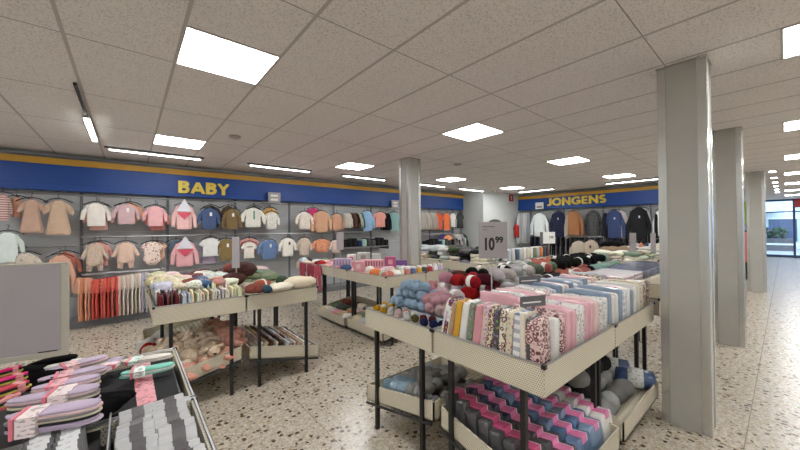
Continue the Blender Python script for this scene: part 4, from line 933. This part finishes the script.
pa=CC+ray(478.5,222)*2.5; pb=CC+ray(507,222)*2.5; W=(pb-pa).length; dd=pb-pa; zt=pa.z; Hs=36.5/FPX*2.5
t=thing('price_sign','grey price sign reading 10.99 standing among the wool skeins','sign',(pa.x,pa.y,zt-Hs),math.atan2(dd.y,dd.x))
O('board',MB().box((0,-.004,0),(W,.004,Hs)),'grey',t,bev=.002); O('stand_pole',MB().tube([(W*.45,.008,.02),(W*.45,.008,Z0-(zt-Hs))],.006,8),'alu',t)
def fit(s_,x0,x1,z0,z1,par,y=-.006,bold=.01):
    o=textmesh('price_digits',s_,.1,'ink',par,(0,0,0),(R(90),0,0),.001,bold*.1); X=[v.co.x for v in o.data.vertices]; Y=[v.co.y for v in o.data.vertices]
    for v in o.data.vertices: v.co.x=(v.co.x-min(X))/(max(X)-min(X))*(x1-x0); v.co.y=(v.co.y-min(Y))/(max(Y)-min(Y))*(z1-z0)
    o.location=(x0,y,z0)
fit('10',W*.21,W*.55,Hs*.22,Hs*.57,t,bold=.04); fit('99',W*.57,W*.85,Hs*.42,Hs*.60,t,bold=.045)
O('printed_line',MB().box((W*.12,-.006,Hs*.86),(W*.55,-.004,Hs*.875)),'ink',t); O('printed_line',MB().box((W*.12,-.006,Hs*.78),(W*.3,-.004,Hs*.79)),'ink',t)
def narrow(px0,px1,y0,y1,depth,lab,zb,dist_axis='Y',col='grey'):
    f=(lambda x,y:atY(x,y,depth)) if dist_axis=='Y' else (lambda x,y:atX(x,y,depth))
    a,b=f(px0,y0),f(px1,y0); c=(a+b)/2; k=(c-CC).dot(_F); W=(px1-px0)/FPX*k; zt=c.z; zl=f((px0+px1)/2,y1).z
    t=thing('sign_board',lab,'sign',(c.x,c.y,zl),YAW-pi/2)
    O('board',MB().box((-W/2,-.006,0),(W/2,.006,zt-zl)),col,t,bev=.002); O('stand_pole',MB().tube([(0,.01,.02),(0,.01,zb-zl)],.007,8),'alu',t)
    return t,W,zt-zl
narrow(232,239.5,237,268,3.75,'tall narrow grey sign on a pole in front of the olive top',Z0)
narrow(336.5,343.5,232,250,6.2,'narrow grey sign at the end of the middle row',0)
narrow(629.5,636,233,257,7.2,'tall grey sign board below the blue sweater',Z0,'X')
narrow(650.5,655.5,233,254,8.2,'narrow grey sign board beside the large column',Z0,'X')
t,W,h_=narrow(543,555,232,243.5,6.9,'small white price card on a stick in front of the JONGENS clothes',0,'X','white')
fit('799',W*.0,W*.36,h_*.35,h_*.65,t,-.008,.01); O('printed_figure',MB().box((-W*.75,-.004,-h_*.1),(-W*.45,.002,h_)),'greyd',t)
t=thing('emergency_sign','red fire sign with white symbol on the grey corner wall','sign',(11.2,6.74,2.58)); O('sign_plate',MB().box((-.12,-.02,0),(.14,0,.25)),'red',t); O('symbol',MB().box((-.01,-.024,.05),(.03,-.02,.2)),'white',t); O('symbol',MB().box((-.05,-.024,.14),(-.01,-.02,.18)),'white',t)
t=thing('fire_extinguisher','red fire extinguisher hanging on the grey corner wall','fire extinguisher',(11.36,6.60,1.2))
O('cylinder_body',latheZ(((.07,0),(.09,.02),(.09,.42),(.05,.5),(.03,.52))),'red',t,smooth=True); O('base_ring',latheZ(((.075,-.03),(.093,.06))),'black',t)
O('valve_handle',MB().box((-.02,-.02,.52),(.1,.02,.58)),'black',t); O('hose',MB().tube([(.05,0,.54),(.12,-.03,.45),(.12,-.03,.15)],.013,8),'black',t); O('wall_bracket',MB().box((-.03,.08,.3),(.03,.125,.36)),'greyd',t)
tag(O('dome_camera',MB().ell((9.75,6.45,H-.03),(.05,.05,.05),12,8),'white',None,smooth=True),'small white dome camera on the ceiling by the grey corner wall','camera')
# ================= near left table =================
def sole_mesh(L,t):
    pts=[]
    for j in range(28):
        a=2*pi*(j+.5)/28; x=.5*L*math.copysign(abs(cos(a))**.85,cos(a)); w_=L*(.15+.03*cos(a)-.022*math.exp(-((x/L+.05)/.16)**2)); pts.append((x,w_*math.copysign(abs(sin(a))**.8,sin(a))))
    return MB().rings([[Vector((x*s,y*s,z)) for x,y in pts] for s,z in((.985,0),(1,.001),(1,t-.001),(.985,t))])
LC=[('lilac',(190,174,194)),('pink',(220,190,190)),('grey',(140,136,138)),('cream',(214,204,176)),('black',(44,42,44)),('lilac',(180,162,186))]
def insoles(p0,p1,z,n,lab,cols=LC,bandc=(232,216,214),bpos=.1,pinkb=True,thick=.006,gap=.0075):
    a,b=at(p0[0],p0[1],z),at(p1[0],p1[1],z); L=round(min((b-a).length,.30),2); c=(a+b)/2; an=math.atan2(b.y-a.y,b.x-a.x)
    t=thing('insole_stack',lab,'insoles',(c.x,c.y,z-n*gap),an,'insole stacks')
    me=cached(('sole',L,thick),lambda:sole_mesh(L,thick).mesh('insole',True))
    for k in range(n): O('insole',me,'fab',t,cols[(n-1-k)%len(cols)][1],loc=(rnd.uniform(-.004,.004),rnd.uniform(-.003,.003),k*gap))
    w_=L*.19
    O('paper_band',MB().box((-L*.12+bpos*L,-w_,-.001),(L*.09+bpos*L,w_,n*gap+.002)),'card',t,bandc,bev=.002)
    if pinkb: O('band_stripe',MB().box((-L*.17+bpos*L,-w_-.0005,-.001),(-L*.13+bpos*L,w_+.0005,n*gap+.0025)),'paint',t,(226,120,134))
    return t
insoles((6,416),(102,400),1.075,7,'lilac insole stack with a white band near its left end',bpos=-.22)
insoles((6,400),(100,384),1.075,7,'large lilac insole stack with a white band in its middle',bpos=.1)
insoles((30,388),(101,374),1.06,5,'lilac insole stack just behind the large one',bpos=-.1,bandc=(226,170,176))
insoles((38,379),(106,365),1.055,5,'lilac insole stack with a pink band, third from the back',bpos=-.1,bandc=(226,170,176))
insoles((45,370),(108,354),1.05,5,'lilac insole stack at the back, under the board',bpos=-.1,bandc=(230,190,190))
insoles((98,372),(118,356),1.02,2,'small lilac insole behind the black packs',bpos=.0)
insoles((38,368),(92,358),1.04,2,'white insoles under the corner of the big board',[('w',(214,212,206))],(222,226,220),.2,False)
insoles((120,361),(173,353),1.0,2,'white insoles with a green printed band at the back of the tray',[('w',(214,208,198))],(206,226,212),-.2,True)
insoles((120,373),(175,362),1.0,3,'mint green insoles with a white band',[('m',(132,204,184)),('w',(220,220,214))],(222,228,222),-.15,True)
for i,(a,b,c,z) in enumerate([((-6,372),(22,364),(226,30,110),1.09),((-6,381),(28,371),(232,60,130),1.08),((-8,392),(30,379),(198,66,84),1.07),((-8,404),(20,392),(226,160,150),1.06)]):
    insoles(a,b,z,4,f'{["hot pink","bright pink","deep rose","pale rose"][i]} insole stack at the left edge of the photo',[('a',c),('b',(40,36,36)),('c',(206,196,90)),('d',(206,90,100))],(226,150,150),.2,False)
for i,(px,py,z,s) in enumerate([(40,378,1.03,(.16,.10,.05)),(30,372,1.03,(.09,.09,.05)),(50,384,1.03,(.09,.07,.05)),(55,357,1.05,(.13,.06,.03)),(107,398,1.0,(.1,.14,.04)),(94,408,.99,(.12,.14,.05))]):
    p=at(px,py,z); tag(O('fleece_sole',cached(('cr',i%6),lambda:crumple_mesh(i%6)),'pile',None,(16,15,16),loc=(p.x,p.y,z-.03),rot=(0,0,.3+i),scale=s),['black fleece soles left of the lilac stacks','small black fleece sole at the left','black fleece sole touching the large lilac stack','black fleece sole under the big board corner','black fleece sole beside the small white packets','black fleece sole behind the wire divider'][i],'soles')
for i in range(8):
    y=1.60+i*.034; o=O('wrapped_sole_pack',MB().box((-.13,-.012,0),(.13,.012,.11)),'dark',None,loc=(.03,y,Z0+.095),rot=(R(-62),0,.08),bev=.003); tag(o,f'black pack with a pink band, {nth(i)} from the small white packets','insoles','black packs with pink bands')
    O('paper_band',MB().box((-.005,-.014,-.002),(.055,.014,.113)),'card',o,(226,150,158))
tag(O('tray_filler',MB().box((-.5,1.50,Z0),(.17,2.13,Z0+.09)),'black'),'dark filling board under the lilac insoles','board')
tag(O('tray_filler',MB().box((-.5,.53,Z0),(.17,1.45,Z0+.07)),'black'),'dark filling board under the small white packets','board')
for cidx,(x,w_,n) in enumerate(((.122,.098,17),(.020,.094,16))):
    for i in range(n):
        y=.94+i*.031; hgt=.095; xx=x+.004*sin(i*.9+cidx*2)-.002*i*(.3 if not cidx else -.1)
        o=O('small_packet',MB().box((-w_/2,-.009,0),(w_/2,.009,hgt)),'packet',None,loc=(xx,y,Z0+.07+rnd.uniform(0,.014)),rot=(R(-30+rnd.uniform(-4,4)),rnd.uniform(-.03,.03),R(6)+rnd.uniform(-.05,.05)),bev=.002)
        tag(o,f'small white black-striped packet, {nth(i)} from the camera in the {["right","left"][cidx]} column','packet','small white packets')
        O('printed_stripe',MB().box((-w_*.15,-.0105,.01),(w_*.2,.0105,hgt+.0012)),'card',o,(86,82,82))
for cidx,x in enumerate((-.105,-.165)):
    for i in range(13):
        y=1.06+i*.029; o=O('clear_packet',MB().box((-.03,-.008,0),(.03,.008,.09)),'greyd',None,loc=(x+.003*sin(i)-.002*i,y,Z0+.13),rot=(R(-30),0,R(14)),bev=.002)
        tag(o,f'dark white-labelled packet, {nth(i)} from the camera, {["right","left"][cidx]} line beside the insoles','packet','dark packets with white labels'); O('label_card',MB().box((-.02,-.0095,.02),(.02,.0095,.0915)),'card',o,(214,214,214))
tag(O('packet_box',MB().box((-.21,1.02,Z0+.071),(-.07,1.45,Z0+.128)),'black'),'black box holding the dark packets with white labels','box')
t=thing('wire_divider','grey wire divider left of the small white packets','divider',(-.045,1.0,Z0+.07)); mb=MB()
for i in range(16): mb.tube([(0,i*.03,0),(0,i*.03,.11)],.0014,5)
for z in(.0,.03,.06,.09,.11): mb.tube([(0,0,z),(0,.45,z)],.0016 if z<.11 else .003,5)
O('wire_grid',mb,'chrome',t)
t=thing('garment_rack','dark garment rack at the right edge near the shopfront','rack',(18.0,-.95,0)); O('post',MB().tube([(0,0,0),(0,0,1.6)],.02,8),'black',t); O('top_bar',MB().tube([(-.4,0,1.6),(.4,0,1.6)],.015,8),'black',t); O('foot',MB().box((-.4,-.03,0),(.4,.03,.04)),'black',t)
for i,(cn,c) in enumerate((('pink',(206,140,140)),('maroon',(84,22,36)),('dark',(36,34,44)))):
    tag(O('sweater',cached(('sweater',1,'side'),lambda:garment_mesh('sweater',5)),'fab',None,c,loc=(17.9-.1*i,-.62-.1*i,1.56-.3*(i==1)),rot=(0,0,-pi/2),scale=(.5,.2,.75)),f'{cn} garment on the rack at the right edge of the photo','clothes','garments on the right edge rack')

p=atX(744.5,222,15); t=thing('hanging_banner','green and yellow banner seen in the gap between the far columns','banner',(15,p.y,1.0)); O('banner_panel',MB().box((-.01,-.3,.6),(.01,.5,1.35)),'paint',t,(150,196,84)); O('top_panel',MB().box((-.01,-.3,1.35),(.01,.5,1.75)),'paint',t,(210,220,230)); O('stand_pole',MB().tube([(.02,0,-1.0),(.02,0,1.7)],.02,8),'alu',t)
for i,(c,cn) in enumerate((((232,120,104),'coral'),((236,140,116),'salmon'),((60,56,60),'dark'))):
    p=atX(745.5,236,13.5+i*.4); tag(O('sweater',cached(('sweater',1,'side'),lambda:garment_mesh('sweater',5)),'fab',None,c,loc=(13.5+i*.4,p.y+.05,1.4-.25*(i==2)),rot=(0,0,-pi/2),scale=(.6,.2,.85)),f'{cn} garment seen in the gap between the far columns','clothes','clothes in the gap between the far columns')
t=thing('garment_rack','dark low rack in the gap between the far columns','rack',(13.9,.75,0)); O('post',MB().tube([(0,0,0),(0,0,1.45)],.02,8),'black',t); O('top_bar',MB().tube([(-.6,0,1.45),(.6,0,1.45)],.015,8),'black',t)

T,P,U,V=C3
for i,(u,v,cn,sz) in enumerate(((-.34,-.36,'red',(.17,.15,.14)),(-.31,-.16,'red',(.16,.15,.13)),(-.36,-.27,'white',(.18,.16,.17)),(-.18,-.3,'pale grey',(.2,.2,.14)),(-.2,0,'white',(.2,.2,.14)))):
    p=P(u,v,.01); crumple('soft_toy',['small red soft toy left of the left table legs','second small red soft toy behind the first','white soft toy under the red ones at the left table','pale grey soft toy deeper in the left lower tray','white soft toy deeper in the left lower tray'][i],'plush toy',p,sz,i,CN[cn],'pile')
p=atY(495,224,3.35); t=thing('rounded_sign','grey rounded sign top showing above the 10.99 price sign','sign',(p.x,p.y,p.z),YAW-pi/2)
O('board',MB().rings([[Vector((.13*cos(a),y,.085*sin(a))) for a in (2*pi*j/28 for j in range(28))] for y in(-.006,.006)]),'greyd',t); O('stand_pole',MB().tube([(0,.012,0),(0,.012,-p.z)],.007,8),'alu',t)

t=thing('garment_rack','chrome rack holding the two cream fleece jackets','rack',(8.2,3.2,0)); zt=atX(580,241,8.3).z+.11
pa=atX(568,241,8.2); pb=atX(601,240,8.2); t.location=(8.2,(pa.y+pb.y)/2,0); hw=abs(pa.y-pb.y)/2+.05
O('top_bar',MB().tube([(0,-hw,zt),(0,hw,zt)],.013,8),'chrome',t)
for q in(-1,1): O('post',MB().tube([(0,q*hw,0),(0,q*hw,zt)],.013,8),'chrome',t); O('foot',MB().box((-.25,q*hw-.02,0),(.25,q*hw+.02,.03)),'black',t)
t=thing('shop_sign','red sign with white letters at the right edge by the shopfront','sign',(24.2,-.40,2.42)); O('sign_plate',MB().box((-.02,-.5,0),(.02,.12,.4)),'red',t); O('hanging_rod',MB().tube([(0,-.2,.4),(0,-.2,H-2.42)],.01,6),'alu',t)
